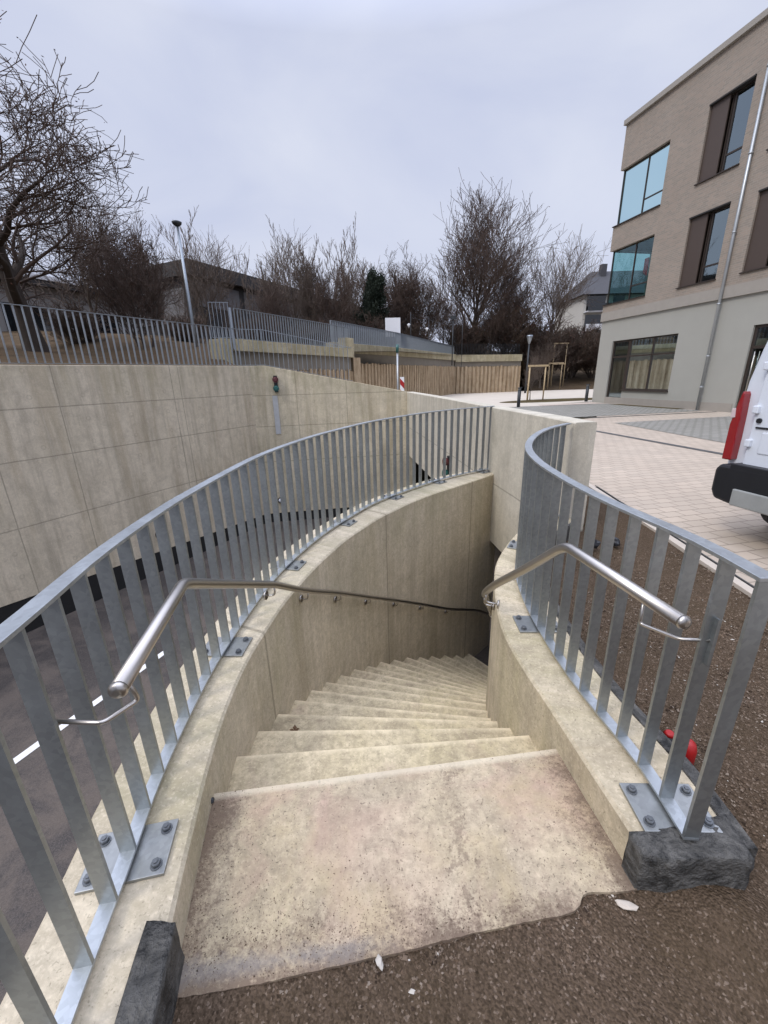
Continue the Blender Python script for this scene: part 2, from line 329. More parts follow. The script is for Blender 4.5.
M['framebrown']=plain('bronze brown window frame',(.055,.042,.035),.45,.4)
M['shutter']=plain('bronze brown panel',(.085,.062,.05),.5,.3,var=.06)
M['soffit']=plain('dark soffit',(.02,.018,.017),.8)
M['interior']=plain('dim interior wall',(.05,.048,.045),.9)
M['zinc']=plain('zinc pipe',(.40,.42,.43),.4,.6)
M['houserender']=plain('house render',(.50,.48,.43),.9)
M['housewhite']=plain('house white parapet',(.70,.71,.73),.8)
M['rooftile']=plain('dark grey roof tiles',(.06,.06,.066),.85,var=.25,scale=3)
M['darkclad']=plain('dark weathered cladding',(.035,.032,.031),.8,var=.35,scale=.7)
M['greyclad']=plain('grey facade panels',(.15,.145,.145),.8,var=.2,scale=.6)
M['greyannex']=plain('pale grey render',(.24,.23,.22),.9,var=.2,scale=.6)
M['leafbrown']=plain('dead leaf',(.12,.065,.03),.8,var=.4,scale=30)
def glass(name,tint,trans,rough=.03,gc=(.8,.95,1)):
    t=NT(name); n=t.n; out=n['Material Output']; tr=n.new('ShaderNodeBsdfTransparent'); tr.inputs[0].default_value=(*tint,1)
    gl=n.new('ShaderNodeBsdfGlossy'); gl.inputs[0].default_value=(*gc,1); gl.inputs[1].default_value=rough
    fr=n.new('ShaderNodeFresnel'); fr.inputs[0].default_value=1.5; k=t.math('ADD',t.math('MULTIPLY',fr.outputs[0],1.2),trans)
    mx=n.new('ShaderNodeMixShader'); t.L(k,mx.inputs[0]); t.L(tr.outputs[0],mx.inputs[1]); t.L(gl.outputs[0],mx.inputs[2]); t.L(mx.outputs[0],out.inputs[0]); return t.m
M['cornerglass']=glass('teal tinted glass',(.52,.74,.74),.10,gc=(.56,.76,.79))
M['glass']=glass('clear window glass',(.45,.5,.52),.22)

# ------------------------------------------------------------------ plan curves (metres)
INNER=[(-.45,-6),(-.45,-1),(-.52,.2),(-.633,.737),(-.68,.98),(-.735,1.3),(-.765,1.6),(-.765,1.9),(-.735,2.2),(-.70,2.47),(-.636,2.76),(-.56,3.05),(-.467,3.33),(-.354,3.63),(-.216,3.9),(-.06,4.2),(.12,4.46),(.32,4.74),(.69,5.16),(1.18,5.62),(1.84,6.27)]
RAILL=[(-.62,-6),(-.62,-1),(-.70,.1),(-.78,.5),(-.835,.84),(-.89,1.15),(-.92,1.5),(-.93,1.85),(-.905,2.3),(-.86,2.75),(-.76,3.2),(-.60,3.7),(-.42,4.1),(-.17,4.6),(.10,4.98),(.5,5.45),(.85,5.8),(1.25,6.12),(1.72,6.42)]
IN,_=resample(INNER,150); RL,_=resample(RAILL,150)
def offs(P,d):
    out=[]
    for i,p in enumerate(P):
        t=(P[min(i+1,len(P)-1)]-P[max(i-1,0)]).normalized(); out.append(Vector((p.x-t.y*d,p.y+t.x*d,0)))
    return out
OUT=offs(RL,.19)
RIN=[(.795,.93),(.765,1.2),(.735,1.5),(.705,1.75),(.69,2.0),(.71,2.25),(.77,2.55),(.88,2.95),(1.05,3.3),(1.27,3.65),(1.55,4.0),(1.75,4.22),(1.95,4.4)]
RRAIL=[(.955,.90),(.965,1.075),(.961,1.21),(.946,1.33),(.928,1.46),(.915,1.6),(.908,1.75),(.906,1.9),(.91,2.05),(.918,2.23),(.935,2.4),(.99,2.72),(1.10,3.05),(1.30,3.45),(1.55,3.8),(1.85,4.08)]
RI,_=resample(RIN,60); RR,_=resample(RRAIL,60); RO=offs(RR,-.16)
RETW=[(1.90,4.05),(1.86,4.75),(1.72,6.04),(1.58,7.4),(1.40,9.3),(1.12,12.0),(.87,14.2)]
RW,_=resample(RETW,50); RWO=offs(RW,-.22)
W2=[(.87,14.2),(-4.03,13.3)]; W1=[(-4.03,13.3),(-16.7,-12.04)]
FLOOR=-3.06

# ------------------------------------------------------------------ concrete walls
def wallobj(name,mb,mat,label,cat='wall',bevel=0):
    o=mb.build(name,mat,None,bevel); return tag(o,label,cat)
FELTL=[(-.60,.10),(-.49,.10),(-.617,.73),(-.70,.735)]
FELTR=[(.785,.87),(.87,.85),(1.0,.857),(1.118,.845),(1.135,.985),(.95,.952),(.78,.935)]
root=empty('stair_wall',(-.6,1.5,0),'curved board marked concrete wall left of the stairs, carrying the long railing','wall')
MB().band(xy(IN),xy(OUT),FLOOR,.15,.012).build('wall_body',M['stairwall'],root)
# bitumen felt laid over the near end of the kerb
def felt(poly,z0,z1,root,name='bitumen_wrap',seed=1):
    mb=MB(); mb.prism(poly,z0,z1); o=mb.build(name,M['bitumen'],root); 
    import bmesh
    bm=bmesh.new(); bm.from_mesh(o.data); bmesh.ops.subdivide_edges(bm,edges=bm.edges,cuts=7,use_grid_fill=True); bmesh.ops.triangulate(bm,faces=bm.faces)
    r=random.Random(seed)
    from mathutils import noise
    for v in bm.verts:
        p=v.co; n=noise.noise_vector(p*9+Vector((seed,0,0))); v.co=p+n*.0022+noise.noise_vector(p*30)*.0035+noise.noise_vector(p*75)*.0018
    bm.normal_update(); bm.to_mesh(o.data); bm.free()
    for f in o.data.polygons: f.use_smooth=True
    return o
felt(FELTL,-.12,.162,root,seed=3)
root=empty('inner_stair_wall',(.9,1.5,0),'low curved concrete kerb wall right of the stairs with short railing on it','wall')
MB().band(xy(RI),xy(RO),FLOOR,.15,.012).build('wall_body',M['kerbwall'],root)
felt(FELTR,-.10,.162,root,seed=5)
edge=[(p.x,p.y) for p in RO if p.y<4.2]; e2=[(p.x+.055,p.y) for p in RO if p.y<4.2]
mbw=MB().band(edge,e2,-.10,.145,.004).build('bitumen_strip',M['bitumen'],root)

root=empty('retaining_wall',(1.5,8,0),'pale concrete parapet wall running away beside the ramp, railings end against it','wall')
MB().band(xy(RW),xy(RWO),-.95,1.14,.012).build('wall_body',M['retwall'],root)

root=empty('ramp_end_wall',(-1.6,13.7,0),'stained concrete wall across the far end of the ramp with a sloping top','wall')
a=Vector((-4.03,13.3,0)); b=Vector((.87,14.2,0)); dd=(b-a).normalized(); nn=Vector((-dd.y,dd.x,0)); L2=(b-a).length
mb=MB(); P=lambda s,o:((a+dd*s+nn*o).x,(a+dd*s+nn*o).y)
ss=[-.0,.45,L2*.5,L2+.3]
mb.band([P(s,0) for s in ss],[P(s,.35) for s in ss],-2.74,lambda s:2.05-max(0,s-.45)*.198,.01)
mb.build('wall_body',M['endwall'],root)
mb=MB(); mb.band([P(s,.01) for s in ss],[P(s,.34) for s in ss],FLOOR-.05,-2.74,0); mb.build('black_plinth',M['plinth'],root)
root=empty('ramp_side_wall',(-7,7,0),'tall stained concrete wall along the far side of the ramp under the long fence','wall')
w1d=Vector((W1[1][0]-W1[0][0],W1[1][1]-W1[0][1],0)).normalized(); w1n=Vector((w1d.y,-w1d.x,0))  # points to the terrace side
if w1n.x>0: w1n=-w1n
def W1P(s,o=0): p=Vector((*W1[0],0))+w1d*s+w1n*o; return (p.x,p.y)
ss=[0,3,6,9,14,20,28]
wb=lambda s:-2.74+min(s,9)*.055
MB().band([W1P(s) for s in ss],[W1P(s,.35) for s in ss],wb,lambda s:2.05-.01*min(s,8),.01).build('wall_body',M['rampwall'],root)
MB().band([W1P(s,.01) for s in ss],[W1P(s,.34) for s in ss],FLOOR-.05,wb,0).build('black_plinth',M['plinth'],root)

# ------------------------------------------------------------------ stairs
LP=[(-.71,1.23),(-.737,1.55),(-.744,1.863),(-.72,2.161),(-.703,2.467),(-.636,2.757),(-.568,3.045),(-.467,3.335),(-.354,3.626),(-.216,3.88),(-.071,4.157),(.107,4.404),(.305,4.653),(.504,4.864),(.70,5.10),(.93,5.33),(1.15,5.54),(1.4,5.80)]
RP=[(.765,1.401),(.725,1.632),(.704,1.842),(.692,2.058),(.715,2.25),(.765,2.49),(.82,2.735),(.89,2.96),(.975,3.17),(1.08,3.38),(1.19,3.57),(1.32,3.75),(1.46,3.93),(1.6,4.1),(1.75,4.25),(1.9,4.4),(2.05,4.55),(2.2,4.7)]
from mathutils import noise as mnoise
noise_=lambda v: mnoise.noise(Vector((v,3.3,1.7)))
root=empty('concrete_staircase',(0,2.5,-1),'winding flight of stained concrete steps curving down to the right','stairs')
def grow(l,r,e=.05):
    l=Vector((*l,0)); r=Vector((*r,0)); d=(r-l).normalized()*e; return (l.x-d.x,l.y-d.y),(r.x+d.x,r.y+d.y)
land=[(-.60,.62),(-.42,.645),(-.25,.69),(-.05,.70),(.12,.735),(.28,.74),(.44,.79),(.565,.80),(.60,.865),(.70,.845),(.79,.865),(.83,.90)]
l0,r0=grow(LP[0],RP[0])
land=[(p.x,p.y+.002*noise_(p.x*9)+.003*noise_(p.x*50)) for p in spline([(-.62,.645),(-.40,.668),(-.20,.70),(.0,.728),(.20,.762),(.40,.79),(.565,.815),(.60,.845),(.63,.862),(.72,.862),(.80,.87),(.83,.90)],.02)]
poly=land+[r0,l0,(-.76,1.0),(-.70,.80)]
MB().prism(poly,-.4,0).build('landing',M['landing'],root,.006)
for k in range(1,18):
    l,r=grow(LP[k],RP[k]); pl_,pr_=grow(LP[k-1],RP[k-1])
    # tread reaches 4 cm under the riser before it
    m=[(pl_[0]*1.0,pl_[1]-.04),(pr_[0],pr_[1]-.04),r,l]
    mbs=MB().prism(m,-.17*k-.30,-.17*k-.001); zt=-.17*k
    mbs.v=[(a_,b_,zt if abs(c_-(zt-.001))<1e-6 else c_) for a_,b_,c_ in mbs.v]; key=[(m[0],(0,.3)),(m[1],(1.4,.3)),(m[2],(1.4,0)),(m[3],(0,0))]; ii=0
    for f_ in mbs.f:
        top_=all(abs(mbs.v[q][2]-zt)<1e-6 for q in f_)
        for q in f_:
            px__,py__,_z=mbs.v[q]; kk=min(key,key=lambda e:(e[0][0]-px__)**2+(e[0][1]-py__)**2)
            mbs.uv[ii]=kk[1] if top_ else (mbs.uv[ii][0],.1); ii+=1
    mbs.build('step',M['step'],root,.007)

# ------------------------------------------------------------------ railings
def arclen(P):
    L=[0]
    for a,b in zip(P,P[1:]): L.append(L[-1]+(b-a).length)
    return L
def at(P,L,t):
    import bisect
    i=min(max(bisect.bisect_right(L,t)-1,0),len(P)-2); k=(t-L[i])/max(1e-9,L[i+1]-L[i]); p=P[i].lerp(P[i+1],k); tg=(P[i+1]-P[i]).normalized(); return p,tg
def railing(P,zb,zt,pitch,label,cat='railing',name='steel_railing',t0=0,t1=None,bw=.046,bt=.011,mat='galv',group=None,plates=(),first=None,bottom=True):
    L=arclen(P); t1=L[-1] if t1 is None else t1; p0,_=at(P,L,t0)
    root=empty(name,(p0.x,p0.y,zb(t0)),label,cat,group)
    n=max(4,int((t1-t0)/.12)); ts=[t0+(t1-t0)*i/n for i in range(n+1)]
    if len(P)<5: ts=sorted(set([t0,t1]+[x for x in L if t0<x<t1]))
    def line(h,g): return [Vector((*at(P,L,t)[0].xy,g(t)+h)) for t in ts]
    MB().strip(line(0,zt),bw+.004,.012).build('top_rail',M['galvsheen' if mat=='galv' else mat],root,.0015)
    if bottom: MB().strip(line(.028,zb),bw,.010).build('bottom_rail',M['galvsheen' if mat=='galv' else mat],root)
    k=0; t=first if first is not None else t0+.006
    while t<=t1+1e-6:
        p,tg=at(P,L,t); nr=Vector((-tg.y,tg.x,0)); z0=zb(t)+.033; z1=zt(t)-.006
        MB().frame((p.x,p.y,(z0+z1)/2),tg,nr,(0,0,1),bt,bw,z1-z0).build('baluster',M[mat],root,0,False); t+=pitch; k+=1
    for t in plates:
        p,tg=at(P,L,t[0] if isinstance(t,tuple) else t); nr=Vector((-tg.y,tg.x,0)); z=zb(t if not isinstance(t,tuple) else t[0])
        pl=MB().frame((p.x,p.y,z+.006),tg,nr,(0,0,1),.17,.25,.012).build('base_plate',M['galvlight'],root,.002)
        mb=MB(); mb.frame((p.x,p.y,z+.018),tg,nr,(0,0,1),.10,.02,.012); mb.build('spacer',M['galvlight'],root)
        for a_ in (-.055,.055):
            for b_ in (-.095,.095):
                q=p+tg*a_+nr*b_; mb=MB(); mb.tube([(q.x,q.y,z+.012),(q.x,q.y,z+.015)],.018,14); mb.tube([(q.x,q.y,z+.015),(q.x,q.y,z+.027)],.0135,6); mb.tube([(q.x,q.y,z+.026),(q.x,q.y,z+.031)],.007,8)
                o=mb.build('bolt',M['boltzinc'],pl)
    return root
def nearest_t(P,L,x,y):
    return min(((p.x-x)**2+(p.y-y)**2,l) for p,l in zip(P,L))[1]
Ls=arclen(RL); tN=nearest_t(RL,Ls,-.6,-.6)
pls=[nearest_t(RL,Ls,*q) for q in [(-.84,.90),(-.905,2.0),(-.80,3.08),(-.45,4.05),(.08,4.97),(.80,5.76),(1.56,6.32)]]
railing(RL,lambda t:.15,lambda t:1.10+.05*min(1,max(0,(t-8)/4)),.137,'long curved galvanised railing of flat bars left of the stairs',t0=tN,plates=pls,first=tN+.02)
Lr=arclen(RR)
plr=[nearest_t(RR,Lr,*q) for q in [(.96,.99),(.907,2.12),(1.2,3.3)]]
railing(RR,lambda t:.15,lambda t:1.10+.03*min(1,max(0,(t-1.5)/2)),.129,'short curved galvanised railing right of the stairs ending in a wide bend',plates=plr,first=.006)

# fence along the ramp side wall and a stretch of the end wall
FP=[Vector((*W1P(9.0,.17),0)),Vector((*W1P(0.1,.17),0)),Vector((a+dd*.45+nn*.17)),Vector((a+dd*3.2+nn*.17))]
LF=arclen(FP)
def zfence(t):
    return 2.05-.01*8+.08*min(1,t/9) if t<LF[2] else 2.05-(t-LF[2])*.198
railing(FP,zfence,lambda t:zfence(t)+1.04,.145,'galvanised bar fence standing on top of the tall ramp wall at left','fence','bar_fence',mat='galvfar',bw=.05,bt=.012)

# ------------------------------------------------------------------ stainless handrails
def fillet(P,r=.05,n=5):
    P=[Vector(p) for p in P]; out=[P[0]]
    for i in range(1,len(P)-1):
        a_=(P[i-1]-P[i]); b_=(P[i+1]-P[i]); rr=min(r,a_.length*.45,b_.length*.45); A=P[i]+a_.normalized()*rr; B=P[i]+b_.normalized()*rr
        for k in range(n+1):
            t=k/n; out.append(A*(1-t)**2+P[i]*2*t*(1-t)+B*t*t)
    out.append(P[-1]); return out
def bracket(root,p,wallp,drop=.075,plate=True,r=.006,pr=.028):
    """bent rod from the rail underside down then to the wall"""
    p=Vector(p); w=Vector(wallp); a1=p-Vector((0,0,drop)); w=Vector((w.x,w.y,a1.z))
    br=MB().tube(fillet([p-Vector((0,0,.015)),a1,w],.03),r,8).build('bracket',M['inox'],root)
    if plate:
        d=(w-a1).normalized(); MB().tube([w-d*.012,w],pr,16).build('mounting_disc',M['inox'],br)
    return br
def wallpt(P,x,y,off):
    i=min(range(len(P)),key=lambda i:(P[i].x-x)**2+(P[i].y-y)**2); t=(P[min(i+1,len(P)-1)]-P[max(i-1,0)]).normalized(); return Vector((P[i].x-t.y*off,P[i].y+t.x*off,0))
hl=empty('stainless_handrail',(-.65,.8,.9),'stainless tube handrail bent down along the left stair wall','handrail')
pth=[Vector((-.648,.80,.905)),Vector((-.745,1.345,.90))]
for k in (3,5,7,9,11,13,15,17):
    q=wallpt(IN,*LP[k],-.065); pth.append(Vector((q.x,q.y,{3:.95,5:.96,7:.94,9:.91,11:.89,13:.87,15:.86,17:.86}[k]-.17*k)))
pth.append(Vector((1.72,6.02,-2.25))); H0=pth[:2]+spline(pth[2:],.08)
MB().tube(fillet([H0[0],H0[1],H0[2]],.035,6)[:-1]+H0[2:],.0215,16).build('tube',M['inox'],hl)
d=(H0[0]-H0[1]).normalized(); MB().tube([H0[0]-d*.002,H0[0]+d*.004,H0[0]+d*.011,H0[0]+d*.014],[.0225,.0225,.018,.008],16).build('end_cap',M['inox'],hl)
for i in range(2,9):
    p=pth[i]; q=wallpt(IN,p.x,p.y,0); bracket(hl,p,(q.x,q.y,0))
# long bracket back to a baluster
br=MB().tube(fillet([Vector((-.655,.845,.888)),Vector((-.655,.865,.815)),Vector((-.70,.79,.815)),Vector((-.838,.80,.815))],.015),.006,8).build('bracket',M['inox'],hl)
MB().frame((-.845,.80,.815),(1,0,0),(0,1,0),(0,0,1),.006,.03,.16).build('clip_plate',M['galv'],br)
hr=empty('stainless_handrail',(.8,1,.9),'stainless tube handrail bent around the inner kerb wall at right','handrail')
pr0=[Vector((.868,1.025,.90)),Vector((.777,1.59,.90))]
pts=[(.675,1.80,.69),(.62,2.02,.50),(.63,2.27,.31),(.69,2.52,.14),(.79,2.85,-.06),(.93,3.2,-.40),(1.15,3.55,-.8),(1.45,3.95,-1.3)]
sp=spline([Vector((.760,1.64,.865))]+[Vector(q) for q in pts],.08)
MB().tube(fillet([pr0[0],pr0[1],sp[0]],.03,6)[:-1]+sp,.0215,16).build('tube',M['inox'],hr)
d=(pr0[0]-pr0[1]).normalized(); MB().tube([pr0[0]-d*.002,pr0[0]+d*.004,pr0[0]+d*.011,pr0[0]+d*.014],[.0225,.0225,.018,.008],16).build('end_cap',M['inox'],hr)
br=MB().tube(fillet([Vector((.845,1.17,.885)),Vector((.845,1.17,.80)),Vector((.90,1.06,.815)),Vector((.966,1.03,.83))],.015),.006,8).build('bracket',M['inox'],hr)
MB().frame((.966,1.03,.83),(1,0,0),(0,1,0),(0,0,1),.006,.03,.16).build('clip_plate',M['galv'],br)
for q in pts[2:7]: w=wallpt(RI,q[0],q[1],0); bracket(hr,q,(w.x,w.y,0))

# ------------------------------------------------------------------ ground
def sheet(name,poly,z,mat,holes=(),kind='structure',sub=0):
    loops=[[Vector((*p,0)) for p in poly]]+[[Vector((*p,0)) for p in h] for h in holes]
    flat=[p for l in loops for p in l]; me=bpy.data.meshes.new(name)
    tris=tessellate_polygon(loops)
    me.from_pydata([(p.x,p.y,z) for p in flat],[],[tuple(t) for t in tris]); me.materials.append(mat); me.update()
    import bmesh
    bm=bmesh.new(); bm.from_mesh(me)
    bmesh.ops.recalc_face_normals(bm,faces=bm.faces)
    if bm.faces and sum(f.normal.z for f in bm.faces)<0: bmesh.ops.reverse_faces(bm,faces=bm.faces)
    bm.to_mesh(me); bm.free()
    o=bpy.data.objects.new(name,me); COL.objects.link(o); o['kind']=kind; return o
I0=[(p.x,p.y) for p in IN]
pit=[(p.x,p.y) for p in IN if p.y<1.22]                 # near edge follows the stair wall
lk=[(-.56,.60)]
hole=[(-.52,-6.2)]+[(-.55,-1),(-.60,.2),(-.70,.70),(-.70,.95),(.80,.95)]+[(p.x+.12,p.y) for p in RI if .95<p.y<4.3]+[(2.3,4.45)]+[(p.x+.15,p.y) for p in RW if p.y>4.6]+[(.95,14.35),(-4.1,13.45),W1P(5,.2),W1P(27,.2),(-.52,-12.2)]
hole=hole[1:]
hole=[(-.52,-12.2)]+hole[:-1]
sheet('ground',[(-250,-120),(250,-120),(250,300),(-250,300)],-.03,M['soil'],[hole])
sheet('ramp_floor',[(-20,-14),(14,-14),(14,18),(-20,18)],FLOOR,M['asphalt'])
sheet('garage_ceiling',[(p.x+.3,p.y) for p in RW if p.y>3.9]+[(1.2,14.6),(14,18.2),(14,-4),(2.45,-4)],-.35,M['greyband'])
o=MB().box(13.8,14.2,-4,18,FLOOR,-.35).build('garage_wall',M['greyband']); tag(o,'dark back wall deep inside the underground garage','wall')
o=MB().box(-.5,14,17.8,18.2,FLOOR,-.35).build('garage_wall',M['greyband']); tag(o,'dark end wall of the underground garage beyond the parapet','wall')
o=MB().box(2.5,14,-4.2,-3.8,FLOOR,-.05).build('garage_wall',M['greyband']); tag(o,'dark near end wall of the underground garage below the gravel','wall')
# road line on the ramp floor
t_=tag(MB().prism([(-5.06,3.9),(-4.94,3.88),(-4.0,6.3),(-4.10,6.36)],FLOOR+.004,FLOOR+.006).build('road_marking',M['line']),kind='structure')
t_=MB().prism([(-7.3,-2.0),(-7.18,-2.04),(-5.25,3.2),(-5.37,3.24)],FLOOR+.004,FLOOR+.006).build('road_marking',M['line']); tag(t_,kind='structure')
# gravel
G1=[(-.60,-12),(-.60,.2),(-.66,.64)]+[(x,y+.10) for x,y in land[1:-1]]+[(.80,.90),(1.0,.95)]+[(p.x-.02,p.y) for p in RO if .95<p.y<4.0]+[(2.25,4.25),(2.05,6.2),(3.08,6.15),(2.69,2.5),(2.42,0),(1.2,-12)]
from mathutils import noise as mnoise
def gravel_bed():
    import bmesh
    o=sheet('gravel_ground',G1,.0,M['gravel']); bm=bmesh.new(); bm.from_mesh(o.data)
    for it in range(9):
        es=[e for e in bm.edges if (e.calc_length()>.06 and all(.3<v.co.y<1.6 for v in e.verts)) or (e.calc_length()>.14 and min(v.co.y for v in e.verts)>-1.5) or e.calc_length()>1.2]
        if not es: break
        bmesh.ops.subdivide_edges(bm,edges=es,cuts=1); bmesh.ops.triangulate(bm,faces=bm.faces)
        if len(bm.verts)>60000: break
    for v in bm.verts:
        p=v.co; v.co.z=-.012+.010*mnoise.noise(Vector((p.x*2.3,p.y*2.3,1)))+.006*mnoise.noise(Vector((p.x*11,p.y*11,5)))
        v.co.z+=.055*math.exp(-((p.x-1.02)**2+(p.y-.80)**2)/.025)
        if p.y<1.3 and -.75<p.x<.82: v.co.z+= .016*max(0,1-abs(p.y-.50)/.22)
    bm.normal_update(); bm.to_mesh(o.data); bm.free()
    for f in o.data.polygons: f.use_smooth=True
gravel_bed()
def inpoly(x,y,P):
    c=False; j=len(P)-1
    for i in range(len(P)):
        if (P[i][1]>y)!=(P[j][1]>y) and x<(P[j][0]-P[i][0])*(y-P[i][1])/(P[j][1]-P[i][1])+P[i][0]: c=not c
        j=i
    return c
def stones(name,mat,n,region,smin,smax,seed,zf=lambda x,y:-.012,label=None,ymax=3.5,ymin=-.1):
    r=random.Random(seed); V=[];F=[]; k=0
    base=[Vector(p) for p in ((1,0,0),(-1,0,0),(0,1,0),(0,-1,0),(0,0,1),(0,0,-1))]
    T=[(0,2,4),(2,1,4),(1,3,4),(3,0,4),(2,0,5),(1,2,5),(3,1,5),(0,3,5)]
    while k<n:
        y=ymin+(ymax-ymin)*r.random()**1.7; x=r.uniform(-.7,3.0)
        if not region(x,y): continue
        s=r.uniform(smin,smax)*(1 if r.random()<.85 else 1.6); a_=r.uniform(0,6.28); ca,sa=math.cos(a_),math.sin(a_); b0=len(V)
        sc=(s*r.uniform(.6,1.3),s*r.uniform(.5,1),s*r.uniform(.4,.8)); tl=r.uniform(-.6,.6)
        for p in base:
            q=Vector((p.x*sc[0]+r.uniform(-.3,.3)*s,p.y*sc[1]+r.uniform(-.3,.3)*s,p.z*sc[2]+p.x*tl*s*.5)); V.append((x+q.x*ca-q.y*sa,y+q.x*sa+q.y*ca,zf(x,y)+s*.3+q.z))
        F += [tuple(b0+i for i in t) for t in T]; k+=1
    me=bpy.data.meshes.new(name); me.from_pydata(V,[],F); me.materials.append(mat); me.update(); o=bpy.data.objects.new(name,me); COL.objects.link(o); tag(o,kind='stuff'); return o
stones('loose_gravel',M['stone'],42000,lambda x,y:inpoly(x,y,G1),.0028,.0065,1)
stones('pale_grit',M['palestone'],420,lambda x,y:inpoly(x,y,G1),.003,.006,2,ymax=3)
def onland(x,y):
    if not inpoly(x,y,poly): return False
    d=min(abs(x+.68),abs(y-.78)*1.2,abs(x-.78)); return random.random()<math.exp(-d*9)
stones('grit_on_landing',M['stone'],4200,onland,.0007,.0019,3,lambda x,y:0.0,ymax=1.4,ymin=.5)
# a few bigger single stones
def rock(x,y,z,s,mat,label,seed,name='stone'):
    import bmesh
    bm=bmesh.new(); bmesh.ops.create_icosphere(bm,subdivisions=2,radius=1)
    for v in bm.verts:
        n=mnoise.noise(v.co*1.3+Vector((seed,0,0))); v.co=Vector((v.co.x*s[0],v.co.y*s[1],v.co.z*s[2]))*(1+.5*n)
    me=bpy.data.meshes.new(name); bm.to_mesh(me); bm.free(); me.materials.append(mat); o=bpy.data.objects.new(name,me); COL.objects.link(o); o.location=(x,y,z); o.rotation_euler=(0,0,seed); tag(o,label,'stone'); return o
rock(-.045,.705,.008,(.016,.010,.010),M['palestone'],'small pale stone lying on gravel at the edge of the concrete landing',2)
rock(-.72,1.19,.012,(.014,.012,.012),M['darkmetal'],'small dark pebble in the left corner of the top step',4)
rock(.735,.828,.0,(.032,.012,.006),M['kerbstone'],'flat chip of concrete lying on gravel beside the right kerb end',6)
# dead leaf on step
lm=MB(); r=random.Random(5); c0=Vector((-.60,2.02,-.505))
for k in range(4):
    a_=k*1.7; d1=Vector((math.cos(a_),math.sin(a_),0)); d2=Vector((-d1.y,d1.x,0)); L_=.032
    lm.face([c0,c0+d1*L_*.5+d2*.014+Vector((0,0,.006)),c0+d1*L_+Vector((0,0,.014)),c0+d1*L_*.5-d2*.014+Vector((0,0,.004))])
lo=lm.build('dead_leaf',M['leafbrown']); tag(lo,'curled brown dead leaf at the left end of the third step down','leaf')
s_=lo.modifiers.new('Solid','SOLIDIFY'); s_.thickness=.0008

# paving
fd=Vector((.196,-.981,0)); fn=Vector((-.981,-.196,0))       # facade direction (towards viewer) and outward normal
sheet('block_paving',[(2.55,0),(2.82,2.5),(3.18,5.8),(2.2,6.35),(1.75,11.8),(8.1,15.6),(12.2,24.3),(15.0,10.3),(17.5,-4),(2.0,-4)],-.004,M['pinkpave'])
def strip_poly(P,w): 
    L=[Vector((*p,0)) for p in P]; o=offs(L,w); return [(p.x,p.y) for p in L]+[(p.x,p.y) for p in o[::-1]]
root=MB().prism(strip_poly([(2.35,-1),(2.42,0),(2.69,2.5),(3.06,6.15)],-.075),-.1,.018).build('kerb_edging',M['kerbstone'],None,.004); tag(root,kind='structure')
tag(MB().prism(strip_poly([(2.50,0),(2.81,2.5),(3.17,5.9)],-.012),-.1,.0).build('paving_joint',M['drain']),kind='structure')
sheet('drainage_channel',strip_poly([(5.85,14.0),(6.25,11.8),(6.85,8.0),(8.3,-1)],-.16),.004,M['drain'])
sheet('sett_paving',[(7.70,13.7),(12.95,14.9),(14.6,7),(15.6,1),(8.9,1.0),(7.85,9.1)],.004,M['greypave'])
sheet('sett_paving',[(5.0,15.4),(7.76,15.9),(13.3,17.1),(12.2,22.6),(8.6,22.0),(4.8,21.5)],.004,M['greypave'])
sheet('sett_gutter',[(7.0,15.25),(13.4,16.55),(13.4,16.67),(7.0,15.38)],.008,M['drain'])
sheet('pale_path',[(1.6,12.0),(4.9,15.35),(4.75,21.6),(8.5,22.1),(8.6,22.9),(11.9,24.3),(26,30),(26,43.5),(14.2,43.0),(6.9,40),(-1.5,25),(-1.0,15.0),(1.35,14.9)],.0,M['path'])
sheet('kerb_band',[(8.4,22.1),(12.15,22.75),(12.1,24.0),(8.6,23.0)],.006,M['bandpave'])
el=[(11+3.9*math.cos(w)*.97+1.4*math.sin(w)*.3,26.6+1.5*math.sin(w)+.9*math.cos(w)) for w in [2*math.pi*k/28 for k in range(28)]]
sheet('planting_bed',el,.008,M['soil'])
sheet('planting_bed',[(12.45,21.8),(13.25,18.2),(12.85,18.1),(11.9,22.0)],.010,M['soil'])

# terrace and slopes
TL=[(-27,-34,1.95),(-16.9,-12.0,1.96),(-9.5,2.6,1.97),(-4.3,13.45,2.02),(-5.8,15.3,2.5),(-5.3,16.0,2.85),(-1.7,22.4,2.9),(1.2,28,3.2),(6.9,39.9,3.4),(13.8,42.2,3.3),(15.5,43.5,-.02),(26,44,-.02),(60,42,-.02),(120,36,-.02)]
TN=[(-.894,.447)]*5+[(-.82,.57)]*2+[(-.8,.6),(-.5,.86),(0,1),(.15,1),(.1,1),(.1,1),(.1,1)]
offz=[(0,0),(1.5,.05),(4,.35),(9,1.0),(20,2.2),(40,4.0),(110,7)]
mb=MB(); G=[]
for (x,y,z),(nx,ny) in zip(TL,TN):
    G.append([Vector((x+nx*o,y+ny*o,z+h*(1.0 if z>0 else 1.35)+(.35*mnoise.noise(Vector((x*.1+nx*o*.1,y*.1+ny*o*.1,0))) if o>8 else .06*mnoise.noise(Vector((x,y+o,0)))))) for o,h in offz])
for i in range(len(G)-1):
    for j in range(len(offz)-1): mb.face([G[i][j],G[i+1][j],G[i+1][j+1],G[i][j+1]],smooth=True)
o=mb.build('terrace_ground',M['litter']); tag(o,kind='structure')

